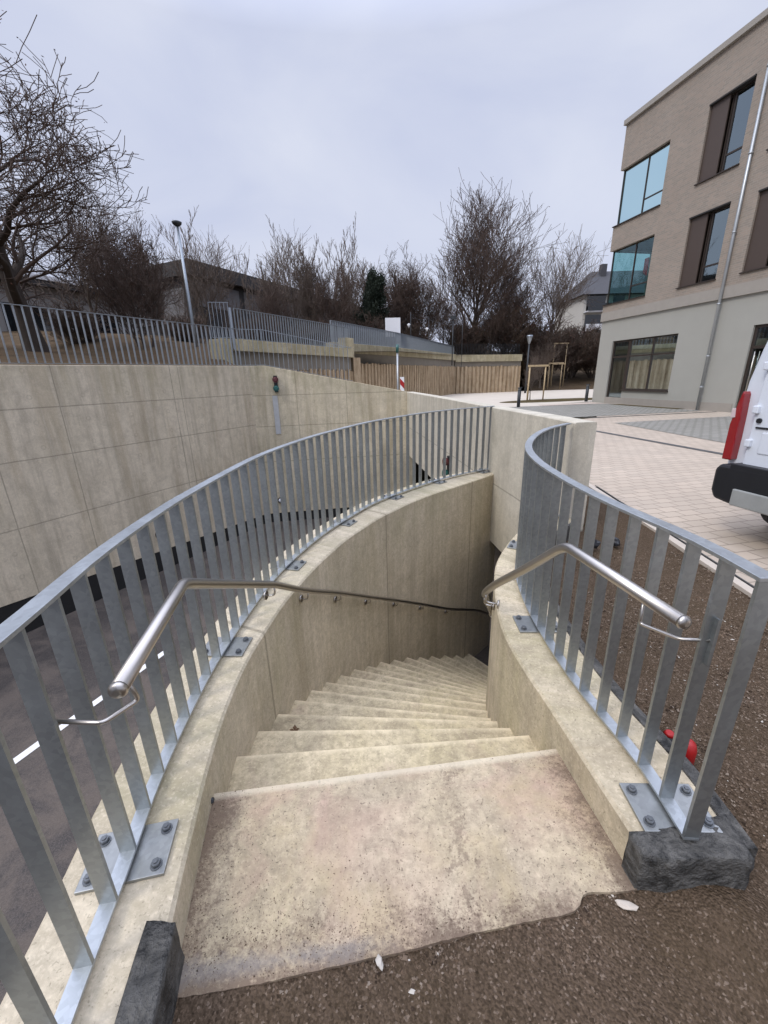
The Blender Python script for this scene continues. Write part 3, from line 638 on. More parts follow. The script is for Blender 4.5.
# ------------------------------------------------------------------ timber-lagged wall with capping beams and fences
root=empty('pile_wall',(-1.5,22,0),'brown timber lagged retaining wall with stepped pale concrete capping beams','wall')
def beam(P,z0,z1,w,mat,name,off=0):
    L=[Vector((*p,0)) for p in P]; A=offs(L,off); B=offs(L,off+w)
    return MB().band(xy(A),xy(B),z0,z1,.01).build(name,M[mat],root)
PA=[(-5.05,15.0),(-1.33,21.7)]; PB=[(-2.45,23.6),(1.2,29.1),(6.98,40.0)]; PC=[(6.98,40.0),(13.75,42.0)]
beam(PA,2.62,3.0,.6,'capbeam','capping_beam'); beam([(-5.25,14.65),(-5.05,15.0)],1.6,2.98,.62,'capbeam','beam_end_block',-.003)
beam(PB,2.98,3.5,.6,'capbeam','capping_beam'); beam(PC,2.85,3.45,.6,'capbeam','capping_beam')
beam([(-1.6,21.3),(-1.3,21.9)],2.6,3.5,.5,'capbeam','beam_end_block',-.004)
beam(PA,2.0,2.62,.4,'greyband','recessed_beam',.15); beam(PB,2.4,2.98,.4,'greyband','recessed_beam',.15); beam(PC,2.4,2.85,.4,'greyband','recessed_beam',.15)
def zig(P,z1,name,pitch=.34):
    L=[Vector((*p,0)) for p in P]; Ln=arclen(L); t=0; k=0; A=[]
    while t<=Ln[-1]:
        p,tg=at(L,Ln,t); n=Vector((-tg.y,tg.x,0)); d=.12 if k%2 else .24+random.uniform(-.03,.03); q=p+n*d; A.append(q)
        A.append(at(L,Ln,min(Ln[-1],t+pitch*.42))[0]+n*d); t+=pitch*.5; k+=1
    u=0; mb=MB()
    for i in range(len(A)-1):
        l=(A[i+1]-A[i]).length; j=random.uniform(-.06,.06)
        mb.face([(A[i].x,A[i].y,-.1),(A[i+1].x,A[i+1].y,-.1),(A[i+1].x,A[i+1].y,z1+j),(A[i].x,A[i].y,z1+j)],[(u,-.1),(u+l,-.1),(u+l,z1),(u,z1)]); u+=l
    o=mb.build(name,M['lagging'],root); s=o.modifiers.new('S','SOLIDIFY'); s.thickness=.08; s.offset=0; return o
zig(PA+[(-1.15,22.3)],2.02,'lagging'); zig([(-2.0,22.6)]+PB[1:],2.42,'lagging',.42); zig(PC,2.42,'lagging',.42)
MB().band([(-1.33,21.75),(-2.3,23.2)],[(-1.0,21.9),(-2.0,23.4)],-.1,2.6).build('lagging',M['lagging'],root)
V=lambda *p:Vector((*p,0))
railing([V(-5.62,14.9),V(-5.0,15.05)],lambda t:3.0,lambda t:4.0+.1,.12,'short return of bar fence at the left end of the lower capping beam','fence','bar_fence',mat='galvfar',bw=.05,bt=.012)
railing([V(-4.95,15.35),V(-1.5,21.7),V(-2.0,23.5)][:2],lambda t:3.0,lambda t:3.98,.145,'galvanised bar fence on the lower capping beam of the timber wall','fence','bar_fence',mat='galvfar',bw=.05,bt=.012)
railing([V(-2.6,23.75),V(1.05,29.3),V(6.75,39.9)],lambda t:3.5,lambda t:4.58-.02*t,.2,'dense grey bar fence on the upper capping beam','fence','bar_fence',mat='galvfar',bw=.10,bt=.02)
railing([V(6.9,40.3),V(13.6,42.3)],lambda t:3.45,lambda t:4.4,.16,'dark anthracite fence on the far right end of the timber wall','fence','bar_fence',mat='anthracite',bw=.05,bt=.02)
o=MB().frame((-4.97,15.05,3.3),(1,0,0),(0,1,0),(0,0,1),.07,.07,1.3).build('fence_post',M['galvfar']); tag(o,'thick galvanised corner post of the bar fence above the ramp','post')

# ------------------------------------------------------------------ small fixtures
def signal(name,x,y,z,n,label):
    n=Vector(n).normalized(); t=Vector((-n.y,n.x,0)); root=empty(name,(x,y,z),label,'signal lamp','small signal lamps on the ramp walls')
    MB().frame(Vector((x,y,z))+n*.03,t,n,(0,0,1),.11,.06,.50).build('backplate',M['black'],root)
    for dz,mt in ((.13,'redlamp'),(-.13,'greenlamp')):
        c=Vector((x,y,z+dz)); h=MB(); h.tube([c+n*.05,c+n*.15],[.08,.09],18).build('lamp_housing',M[mt],root)
        MB().tube([c+n*.15,c+n*.165],[.07,.05],18).build('lens',M[mt],root)
signal('signal_light',-3.29,13.42,1.50,(dd.y,-dd.x,0),'small red and green signal lamp on the ramp end wall')
signal('signal_light',1.46,8.70,-.28,(-1,-.12,0),'small red and green signal lamp low on the pale parapet wall')
o=MB().frame((-3.36,13.40,.55),dd,nn,(0,0,1),.16,.012,1.2).build('wall_patch',M['concpatch']); tag(o,'vertical light grey filler patch below the signal lamp','patch')
def bulkhead(x,y,z,n,label,r=.13):
    n=Vector(n).normalized(); root=empty('wall_lamp',(x,y,z),label,'wall lamp','round wall lamps'); c=Vector((x,y,z))
    MB().tube([c,c+n*.06],r,24).build('ring',M['black'],root); MB().tube([c+n*.06,c+n*.10,c+n*.12],[r*.72,r*.6,r*.2],24).build('glass_cover',M['white'],root)
bulkhead(*W1P(3.9,-.0),-2.07,-w1n,'round white wall lamp in black ring on the left ramp wall')
bulkhead(-3.52,13.38,-2.28,(dd.y,-dd.x,0),'small round white wall lamp low on the ramp end wall',.10)
# marker post with blue green top, and striped beacon behind the parapet
root=empty('marker_post',(.62,15.6,0),'thin grey post with blue green cap behind the ramp end wall','post')
MB().tube([(.62,15.6,-.1),(.62,15.6,2.45)],.035,10).build('pole',M['zinc'],root); MB().tube([(.62,15.6,2.45),(.62,15.6,2.72)],.055,10).build('cap',M['greenlamp'],root)
root=empty('traffic_beacon',(.83,16.6,0),'red and white striped traffic beacon behind the parapet corner','traffic beacon')
MB().box(.75,.91,16.58,16.62,.15,1.62).build('panel',M['white'],root)
for z in (.55,.95,1.35):
    MB().face([(.75,16.575,z),(.91,16.575,z-.17),(.91,16.575,z+.05),(.75,16.575,z+.22)]).build('red_stripe',M['red'],root)
MB().box(.68,.98,16.45,16.75,-.02,.15).build('foot',M['black'],root,.01)
# bollards
def bollard(x,y,label):
    root=empty('bollard_light',(x,y,0),label,'bollard','dark bollards by the path')
    MB().tube([(x,y,-.02),(x,y,.86)],.085,18).build('post',M['darkmetal'],root); MB().tube([(x,y,.86),(x,y,.93)],.07,18).build('light_band',M['platewhite'],root); MB().tube([(x,y,.93),(x,y,.97)],.12,18).build('cap',M['darkmetal'],root)
bollard(7.1,21.7,'dark bollard standing alone between the parapet wall and the wooden tree stakes'); bollard(12.05,24.7,'dark bollard beside the corner of the brick building')
# tree stakes
def stakes(x,y,h,w,label,extra=False):
    root=empty('tree_stake_frame',(x,y,0),label,'tree support','wooden tree support frames')
    z=lambda xx,yy:0 if yy<43 else .3
    for dx,dy in ((-w/2,0),(w/2,0),(-w/2+.25,.8)):
        MB().tube([(x+dx,y+dy,-.1),(x+dx,y+dy,h)],.045,8).build('stake',M['wood'],root)
    MB().frame((x,y-.05,h-.05),(1,0,0),(0,1,0),(0,0,1),w+.3,.04,.11).build('crossbar',M['wood'],root)
    if extra: MB().frame((x,y-.05,h*.55),(1,0,0),(0,1,0),(0,0,1),w+.1,.04,.1).build('crossbar',M['wood'],root)
stakes(9.95,27.2,2.15,1.0,'wooden tree stakes with a crossbar nearest the parapet wall')
stakes(18.4,45.2,2.7,1.3,'low wooden tree stakes standing on the slope behind',False)
stakes(19.3,46.6,4.7,1.3,'tallest wooden tree stakes with two crossbars on the slope',True)
# street lamps
root=empty('street_lamp',(-7.05,17.0,2.2),'tall slim street lamp with flat head behind the bar fence','street lamp')
MB().tube([(-7.1,17,2.2),(-7.1,17,4.2),(-7.1,17,6.95)],[.075,.06,.045],12).build('pole',M['galvfar'],root)
MB().tube([(-7.1,17,6.90),(-7.1,17,6.97),(-7.1,17,7.03),(-7.1,17,7.06)],[.06,.15,.17,.10],20).build('lamp_head',M['darkmetal'],root)
root=empty('street_lamp',(12.95,38,0),'grey lamp post with cone shaped head beside the timber wall end','street lamp')
MB().tube([(12.95,38,-.05),(12.95,38,4.1)],[.09,.06],12).build('pole',M['darkmetal'],root); MB().tube([(12.95,38,4.1),(12.95,38,4.7),(12.95,38,4.8)],[.07,.26,.25],16).build('lamp_head',M['galvfar'],root)
# board and thin poles beyond the upper fence
root=empty('sign_board',(.9,30,3.5),'white square board on posts behind the upper bar fence','sign')
MB().box(.40,1.42,29.98,30.02,4.25,5.42).build('panel',M['whiteboard'],root); 
for x in (.5,1.32): MB().tube([(x,30.05,2.8),(x,30.05,5.3)],.03,8).build('post',M['galvfar'],root)
px_=[(2.4,34,6.3,'thin mast just right of the white board'),(4.0,36,6.2,'thin mast second from the white board'),(6.3,38,6.2,'thick dark mast with box on top'),(7.4,39.5,6.5,'rightmost thin mast behind the upper fence')]
for i,(x,y,h,lb) in enumerate(px_):
    root=empty('mast',(x,y,3),lb,'mast','masts behind the upper fence')
    MB().tube([(x,y,2.5),(x,y,h)],.022 if i!=2 else .05,8).build('pole',M['darkmetal'],root)
    if i==2: MB().box(x-.2,x+.2,y-.1,y+.1,h,h+.25).build('box',M['darkmetal'],root)
    if i<2: MB().tube([(x-.15,y,h-1.1),(x-.15,y,h-.85),(x-.15,y,h-.8)],[.02,.14,.03],10).build('lamp',M['white'],root)
wr=MB(); pts=[Vector((x,y,h-.15)) for x,y,h,_ in px_]
for a_,b_ in zip(pts,pts[1:]): wr.tube([a_.lerp(b_,k/6)-Vector((0,0,.25*math.sin(math.pi*k/6))) for k in range(7)],.014,5)
tag(wr.build('cable',M['darkmetal']),'thin sagging cable strung between the masts','cable')
# red plastic marker beside kerb
root=empty('red_cap',(1.235,1.31,0),'red plastic marker cap with black side beside the right kerb','marker')
MB().tube([(1.245,1.30,-.03),(1.245,1.30,.10),(1.245,1.30,.128),(1.245,1.30,.14)],[.034,.034,.026,.010],20).build('cap',M['red'],root)
MB().tube([(1.195,1.345,-.03),(1.195,1.345,.11),(1.195,1.345,.125)],[.028,.028,.02],16).build('holder',M['black'],root)
MB().tube([(1.195,1.345,.125),(1.195,1.345,.138)],[.023,.014],16).build('lid',M['red'],root)
# dark clutter at foot of parapet end
rock(1.98,3.55,.06,(.05,.045,.05),M['black'],'dark lump of felt lying at the foot of the parapet end',3,'felt_scrap')
rock(2.22,3.62,.05,(.06,.04,.04),M['black'],'crumpled black membrane scrap right of the parapet end',8,'felt_scrap')

# ------------------------------------------------------------------ brick building
B0=Vector((12.1,24.1,0)); sd=Vector((.981,.196,0))
def fpt(s,o=0,z=0): return B0+fd*s+fn*o+Vector((0,0,z))          # o outward
def spt(s,o=0,z=0): return B0+sd*s+Vector((-fd.x,-fd.y,0))*o+Vector((0,0,z))
bld=empty('brick_building',B0,'three storey building of pinkish grey brick over a plain grey ground floor','building')
def wallgrid(fp,S0,S1,Z0,Z1,ops,off,th,mat,name):
    """wall with rectangular openings: cells between cut lines"""
    xs=sorted({S0,S1,*[v for o in ops for v in o[:2]]}); zs=sorted({Z0,Z1,*[v for o in ops for v in o[2:4]]}); mb=MB()
    xs=[x for x in xs if S0<=x<=S1]; zs=[z for z in zs if Z0<=z<=Z1]
    solid=lambda i,j: 0<=i<len(xs)-1 and 0<=j<len(zs)-1 and not any(o[0]<=(xs[i]+xs[i+1])/2<=o[1] and o[2]<=(zs[j]+zs[j+1])/2<=o[3] for o in ops)
    for i in range(len(xs)-1):
        for j in range(len(zs)-1):
            if not solid(i,j): continue
            a_,b_,c_,d_=xs[i],xs[i+1],zs[j],zs[j+1]
            mb.face([fp(a_,off,c_),fp(b_,off,c_),fp(b_,off,d_),fp(a_,off,d_)],[(a_,c_),(b_,c_),(b_,d_),(a_,d_)])
            mb.face([fp(a_,off-th,c_),fp(a_,off-th,d_),fp(b_,off-th,d_),fp(b_,off-th,c_)],[(a_,c_),(a_,d_),(b_,d_),(b_,c_)])
            if not solid(i-1,j): mb.face([fp(a_,off,c_),fp(a_,off,d_),fp(a_,off-th,d_),fp(a_,off-th,c_)],[(0,c_),(0,d_),(th,d_),(th,c_)])
            if not solid(i+1,j): mb.face([fp(b_,off,c_),fp(b_,off-th,c_),fp(b_,off-th,d_),fp(b_,off,d_)],[(0,c_),(th,c_),(th,d_),(0,d_)])
            if not solid(i,j-1): mb.face([fp(a_,off,c_),fp(a_,off-th,c_),fp(b_,off-th,c_),fp(b_,off,c_)],[(a_,0),(a_,th),(b_,th),(b_,0)])
            if not solid(i,j+1): mb.face([fp(a_,off,d_),fp(b_,off,d_),fp(b_,off-th,d_),fp(a_,off-th,d_)],[(a_,0),(b_,0),(b_,th),(a_,th)])
    return mb.build(name,M[mat],bld)
LEN=26
cA=(-.5,2.85,8.60,10.95); cB=(-.5,2.80,5.0,7.50)
wins=[(4.55,6.25,8.70,11.23),(4.55,6.25,4.98,7.53),(7.25,8.95,4.98,7.50),(7.25,8.95,8.70,11.23),(10.1,11.8,8.7,11.23),(10.1,11.8,4.98,7.5),(14,15.7,8.7,11.23),(14,15.7,4.98,7.5)]
gw=(1.35,4.95,.72,3.15); gd=(1.0,2.15,.10,3.15); door=(8.1,9.9,.06,3.11)
gops=[(1.0,4.95,.72,3.15),(1.0,2.15,.10,.72),door,(12.0,15.0,.8,3.1)]
wallgrid(fpt,0,LEN,4.62,12.75,[cA,cB]+wins,.08,.40,'facbrick','brick_wall')
wallgrid(fpt,0,LEN,-.1,4.2,gops,0,.36,'render','ground_floor_wall')
wallgrid(fpt,-.03,LEN,4.2,4.62,[],.10,.42,'bandconc','cornice')
# side wall (turning away) with the corner glazing
sA=(-.5,2.4,8.60,10.95); sB=(-.5,2.4,5.0,7.50)
wallgrid(spt,.35,14,4.62,12.75,[sA,sB],.08,.36,'facbrick','brick_wall')
wallgrid(spt,.35,14,-.1,4.2,[],0,.36,'render','ground_floor_wall')
wallgrid(spt,-.02,14,4.2,4.62,[],.10,.40,'bandconc','cornice')
def slab(z0,z1,mat,name,e=0,inset=.0):
    pts=[fpt(inset,-inset+e),fpt(LEN,-inset+e),fpt(LEN,-12),fpt(inset,-12)]
    return MB().prism([(p.x,p.y) for p in pts],z0,z1).build(name,M[mat],bld)
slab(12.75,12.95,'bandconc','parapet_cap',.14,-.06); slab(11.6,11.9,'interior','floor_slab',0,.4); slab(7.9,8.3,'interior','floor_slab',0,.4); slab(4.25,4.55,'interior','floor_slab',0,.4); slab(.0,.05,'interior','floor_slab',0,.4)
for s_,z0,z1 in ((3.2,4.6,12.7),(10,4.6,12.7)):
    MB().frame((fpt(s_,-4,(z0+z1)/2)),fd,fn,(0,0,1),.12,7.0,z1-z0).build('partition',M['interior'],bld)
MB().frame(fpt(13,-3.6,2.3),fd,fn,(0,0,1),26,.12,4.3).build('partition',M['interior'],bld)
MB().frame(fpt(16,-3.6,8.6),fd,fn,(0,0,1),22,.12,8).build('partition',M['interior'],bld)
# back and far end closing walls
MB().frame(fpt(LEN/2,-12,6.4),fd,fn,(0,0,1),LEN,.3,13).build('rear_wall',M['render'],bld); MB().frame(fpt(LEN,-6,6.4),fd,fn,(0,0,1),.3,12,13).build('end_wall',M['render'],bld)
def frame_rect(fp,s0,s1,z0,z1,o,w=.06,d=.07,mull=(),trans=(),mat='framebrown',name='window'):
    mb=MB(); ds=(fp(1)-fp(0)).normalized(); dn=(fp(0,1)-fp(0)).normalized()
    def bar(a_,b_,c_,d__): mb.frame(fp((a_+b_)/2,o,(c_+d__)/2),ds,dn,(0,0,1),b_-a_,d,d__-c_)
    bar(s0,s0+w,z0,z1); bar(s1-w,s1,z0,z1); bar(s0+w,s1-w,z0,z0+w); bar(s0+w,s1-w,z1-w,z1)
    for m in mull: bar(m-w/2,m+w/2,z0+w,z1-w)
    for (x0,x1,z) in trans: bar(x0,x1,z-w/2,z+w/2)
    return mb.build(name,M[mat],bld)
def pane(fp,s0,s1,z0,z1,o,mat,parent):
    mb=MB(); mb.face([fp(s0,o,z0),fp(s1,o,z0),fp(s1,o,z1),fp(s0,o,z1)]); return mb.build('pane',M[mat],parent)
for (_,s1,z0,z1) in (cA,cB):
    w=frame_rect(fpt,.06,s1,z0,z1,-.10,.05,.06,mull=(1.6,),trans=((1.63,s1-.05,z0+.62),)); pane(fpt,.03,s1,z0,z1,-.10,'cornerglass',w)
    w2=frame_rect(spt,.06,2.4,z0,z1,-.10,.04,.06); pane(spt,.03,2.4,z0,z1,-.10,'cornerglass',w2)
    MB().frame(fpt(s1/2+.0,.075,z0-.015),fd,fn,(0,0,1),s1+.02,.16,.04).build('window_sill',M['framebrown'],bld)
for i,(s0,s1,z0,z1) in enumerate(wins):
    pw=.0
    # bronze panel beside the window, flush near the brick face
    MB().frame(fpt(s0+.375,-.02,(z0+z1)/2),fd,fn,(0,0,1),.75,.05,z1-z0-.0).build('side_panel',M['shutter'],bld)
    q0=s0+.76; w=frame_rect(fpt,q0,s1,z0,z1,-.14,.06,.07,mull=(q0+.12,),trans=((q0+.15,s1-.06,z0+.60),))
    pane(fpt,q0,s1,z0,z1,-.14,'glass',w)
    MB().frame(fpt((s0+s1)/2,.05,z0-.015),fd,fn,(0,0,1),s1-s0+.06,.20,.035).build('window_sill',M['framebrown'],bld)
    MB().frame(fpt((s0+s1)/2,.02,z1+.0),fd,fn,(0,0,1),s1-s0,.2,.05).build('lintel_flashing',M['soffit'],bld)
w=frame_rect(fpt,2.15,4.95,.72,3.15,-.12,.07,.08,mull=(3.6,),trans=((2.2,4.9,2.35),)); pane(fpt,2.15,4.95,.72,3.15,-.12,'glass',w)
MB().frame(fpt(3.55,.03,.70),fd,fn,(0,0,1),2.85,.12,.05).build('window_sill',M['framebrown'],bld)
w=frame_rect(fpt,1.0,2.15,.10,3.15,-.12,.09,.08,trans=((1.09,2.06,2.35),),name='door'); pane(fpt,1.05,2.1,.15,3.1,-.12,'glass',w)
w=frame_rect(fpt,8.1,9.9,.06,3.11,-.12,.10,.08,mull=(9.0,),trans=((8.2,9.8,2.35),),name='door'); pane(fpt,8.15,9.85,.1,3.05,-.12,'glass',w)
MB().tube([fpt(8.35,-.02,.5),fpt(8.35,-.02,2.2)],.02,8).build('handle',M['inox'],w)
w=frame_rect(fpt,12,15,.8,3.1,-.12,.07,.08,mull=(13.5,)); pane(fpt,12,15,.8,3.1,-.12,'glass',w)
dp=MB(); dp.tube([fpt(6.70,.16,-.02),fpt(6.70,.16,12.6)],.055,12); dp=dp.build('downpipe',M['zinc'],bld)
for z in (.9,2.1,4.0,6.4,8.8,11.2): MB().tube([fpt(6.70,.16,z),fpt(6.70,.16,z+.05)],.072,12).build('pipe_clamp',M['zinc'],dp)
MB().frame(fpt(4.5,.012,.16),fd,fn,(0,0,1),7.0,.02,.34).build('plinth_strip',M['bandconc'],bld)

# ------------------------------------------------------------------ van
V0=Vector((3.29,3.94,0)); vd=Vector((.196,-.981,0)); vl=Vector((.981,.196,0))    # vd: across the rear, vl: forward
van=empty('parked_van',V0,'white panel van with red tail lamp parked with its rear towards the stairs','van')
W=1.98; LV=5.2
def vp(s,l,z): return V0+vd*s+vl*l+Vector((0,0,z))
# body: cross sections along the length; each section is a half-rounded profile across the width
def section(l,zb,zt,tum,ins=0):
    pts=[]; h=zt-zb
    prof=[(0,0),(-.0,.18),(.0,.45),(.02,.62),(.03+tum*.35,.78),(.05+tum*.75,.93),(.10+tum+.06,1.0)]
    L_=[(ins+p[0],zb+h*p[1]) for p in prof]; R_=[(W-ins-p[0],zb+h*p[1]) for p in prof[::-1]]
    return [vp(s,l,z) for s,z in L_+R_]
secs=[(0.10,.45,2.12,.12,.02),(.16,.40,2.18,.12,0),(1.0,.34,2.2,.12,0),(2.6,.34,2.2,.12,0),(3.7,.34,2.1,.14,0),(4.15,.34,1.55,.16,.02),(4.9,.36,1.15,.12,.08),(5.15,.42,.95,.10,.22)]
mb=MB(); R_=[section(l,zb,zt,tm,i) for l,zb,zt,tm,i in secs]
for A_,B_ in zip(R_,R_[1:]):
    n=len(A_)
    for k in range(n): mb.face([A_[k],A_[(k+1)%n],B_[(k+1)%n],B_[k]],smooth=True)
mb.face(R_[0][::-1]); mb.face(R_[-1]); body=mb.build('body',M['vanwhite'],van)
bv=body.modifiers.new('B','BEVEL'); bv.width=.03; bv.segments=3; bv.limit_method='ANGLE'; bv.angle_limit=.6
# rear doors: two leaves slightly proud of the body end
def quadbox(pts,l0,l1,mat,name,parent,bevel=.006):
    m=MB(); A_=[vp(s,l0,z) for s,z in pts]; B_=[vp(s,l1,z) for s,z in pts]; n=len(pts)
    m.face(A_); m.face(B_[::-1])
    for k in range(n): m.face([A_[k],B_[k],B_[(k+1)%n],A_[(k+1)%n]])
    return m.build(name,M[mat],parent,bevel)
for lf in (0,1):
    f=(lambda s:s) if not lf else (lambda s:W-s)
    P_=[(f(.20),.74),(f(.985),.74),(f(.985),2.04),(f(.30),2.04),(f(.22),1.72),(f(.20),1.42)]
    if lf: P_=P_[::-1]
    dr=quadbox(P_,.055,.12,'vanwhite','rear_door',van)
    P_=[(f(.35),1.30),(f(.88),1.30),(f(.88),1.78),(f(.42),1.78)]; P_=P_[::-1] if lf else P_
    quadbox(P_,.045,.075,'glassblack','rear_window',dr,.004)
    P_=[(f(.30),.86),(f(.92),.86),(f(.92),1.06),(f(.30),1.06)]; P_=P_[::-1] if lf else P_
    quadbox(P_,.048,.075,'vanwhite','pressed_panel',dr,.012)
    for z in (.95,1.25,1.62): 
        p=vp(f(.215),.045,z); MB().frame(p,vd,vl,(0,0,1),.05,.05,.07).build('hinge',M['vanwhite'],dr,.01)
    lock=vp(f(.255),.04,1.155); MB().tube([lock,lock+vl*.02],.022,16).build('lock_plug',M['black'],dr)
    P_=[(f(.02),.77),(f(.105),.77),(f(.105),1.0),(f(.10),1.2),(f(.09),1.38),(f(.075),1.41),(f(.05),1.30),(f(.02),1.1)]; P_=P_[::-1] if lf else P_
    lp=quadbox(P_,.02,.16,'redlens','tail_lamp',van,.015)
    P_=[(f(.02),1.16),(f(.06),1.17),(f(.05),1.25),(f(.02),1.25)]; P_=P_[::-1] if lf else P_
    quadbox(P_,.012,.05,'clearlens','reversing_lens',lp,.004)
quadbox([(.24,1.085),(.96,1.085),(.96,1.10),(.24,1.10)],.045,.07,'black','trim_line',van,0)
quadbox([(.97,.76),(1.01,.76),(1.01,1.88),(.97,1.88)],.06,.10,'black','door_seam',van,0)
# bumper: dark corner pieces wrapping round, pale step in the middle
quadbox([(.02,.47),(.06,.39),(.20,.37),(W-.2,.37),(W-.06,.39),(W-.02,.47),(W-.02,.68),(W-.06,.735),(.06,.735),(.02,.68)],-.03,.22,'black','rear_bumper',van,.03)
quadbox([(.24,.37),(W-.24,.37),(W-.24,.53),(.24,.53)],-.045,.02,'platewhite','bumper_step',van,.012)
quadbox([(.16,.70),(W-.16,.70),(W-.16,.755),(.16,.755)],-.03,.1,'black','bumper_top',van,.008)
for l in (.95,4.15):
    for s_,o_ in ((.02,1),(W-.02,-1)):
        c=vp(s_+.11*o_,l,.33); wh=MB().tube([c-vd*.11,c-vd*.09,c+vd*.09,c+vd*.11],[.29,.33,.33,.29],28).build('wheel',M['rubber'],van)
        MB().tube([c-vd*.115*o_,c-vd*.07*o_],.19,20).build('rim',M['zinc'],wh)
quadbox([(.18,1.22),(W-.18,1.22),(W-.3,1.78),(.3,1.78)],3.9,3.93,'glassblack','windscreen',van,0)
for s_ in (.04,W-.04): MB().frame(vp(s_,3.3,1.45),vd,vl,(0,0,1),.02,.75,.42).build('side_window',M['glassblack'],van)
for s_ in (-.10,W+.10): MB().frame(vp(s_,3.6,1.30),vd,vl,(0,0,1),.16,.10,.24).build('mirror',M['black'],van,.02)
for s_ in (.3,W-.3): MB().frame(vp(s_,5.08,.78),vd,vl,(0,0,1),.30,.12,.18).build('headlight',M['clearlens'],van,.02)

# ------------------------------------------------------------------ distant buildings
hs=empty('apartment_house',(28.4,65,3),'pale house with dark pitched roof and white balconies behind the brick building','house')
MB().box(29.6,46,65,75,0,12.2).build('wall',M['houserender'],hs)
rf=MB(); r0=[(29.0,64.2,12.2),(47,64.2,12.2),(47,75.8,12.2),(29.0,75.8,12.2)]
rf.face([r0[0],r0[1],(44,70,16.2),(32.5,70,16.2)]); rf.face([r0[1],r0[2],(44,70,16.2)]); rf.face([r0[2],r0[3],(32.5,70,16.2),(44,70,16.2)]); rf.face([r0[3],r0[0],(32.5,70,16.2)]); rf.face(r0[::-1])
rf=rf.build('roof',M['rooftile'],hs); MB().box(33.3,34.1,68.6,69.4,15.0,16.9).build('chimney',M['rooftile'],rf)
MB().box(40,41,68.6,69.4,15.0,17.6).build('chimney',M['red'],rf)
for z in (4.2,7.3,10.0):
    bc=MB(); bc.box(29.7,33.0,63.7,65.0,z-.12,z).build('balcony',M['housewhite'],hs)
    MB().box(29.7,33.0,63.65,63.75,z,z+.95).build('parapet',M['housewhite' if z!=10.0 else 'darkmetal'],hs)
    MB().box(30.0,32.7,64.96,64.99,z+.1,z+2.3).build('window',M['glassblack'],hs)
    MB().box(33.8,35.4,64.95,64.99,z+.7,z+2.1).build('window',M['glassblack'],hs)
o1=Vector((-14.3,35,0)); e1=Vector((.447,.894,0)); e2=Vector((-.894,.447,0))
hb=empty('flat_roof_hall',o1,'long dark flat roofed hall behind the bare trees at left','building')
def bx(o,s0,s1,t0,t1,z0,z1,mat,name,parent): return MB().frame(o+e1*(s0+s1)/2+e2*(t0+t1)/2+Vector((0,0,(z0+z1)/2)),e1,e2,(0,0,1),s1-s0,t1-t0,z1-z0).build(name,M[mat],parent)
bx(o1,0,45,0,14,2,9.3,'darkclad','wall',hb); bx(o1,-.5,45.5,-.6,14.5,9.3,10.3,'darkclad','roof',hb)
for k in range(9): bx(o1,.6+k*4.9,4.9+k*4.9,-.06,0,7.3,9.0,'greyclad','window_band',hb)
for k in range(4): bx(o1,.0-.06,0,.8+k*3.3,3.6+k*3.3,6.2,8.6,'greyclad','window_band',hb)
o2=Vector((-17.7,33,0)); an=empty('grey_annex',o2,'low pale grey building with a light roof edge behind the big tree','building')
bx(o2,-26,0,0,12,2,7.3,'greyannex','wall',an); rr_=bx(o2,-26.4,.4,-.5,12.4,7.3,7.7,'darkclad','roof',an); bx(o2,-26.5,.5,-.56,-.5,7.62,7.86,'white','roof_edge',rr_)
for k in range(6): bx(o2,-25+k*4.2,-22.6+k*4.2,-.05,0,4.6,6.2,'glassblack','window',an)

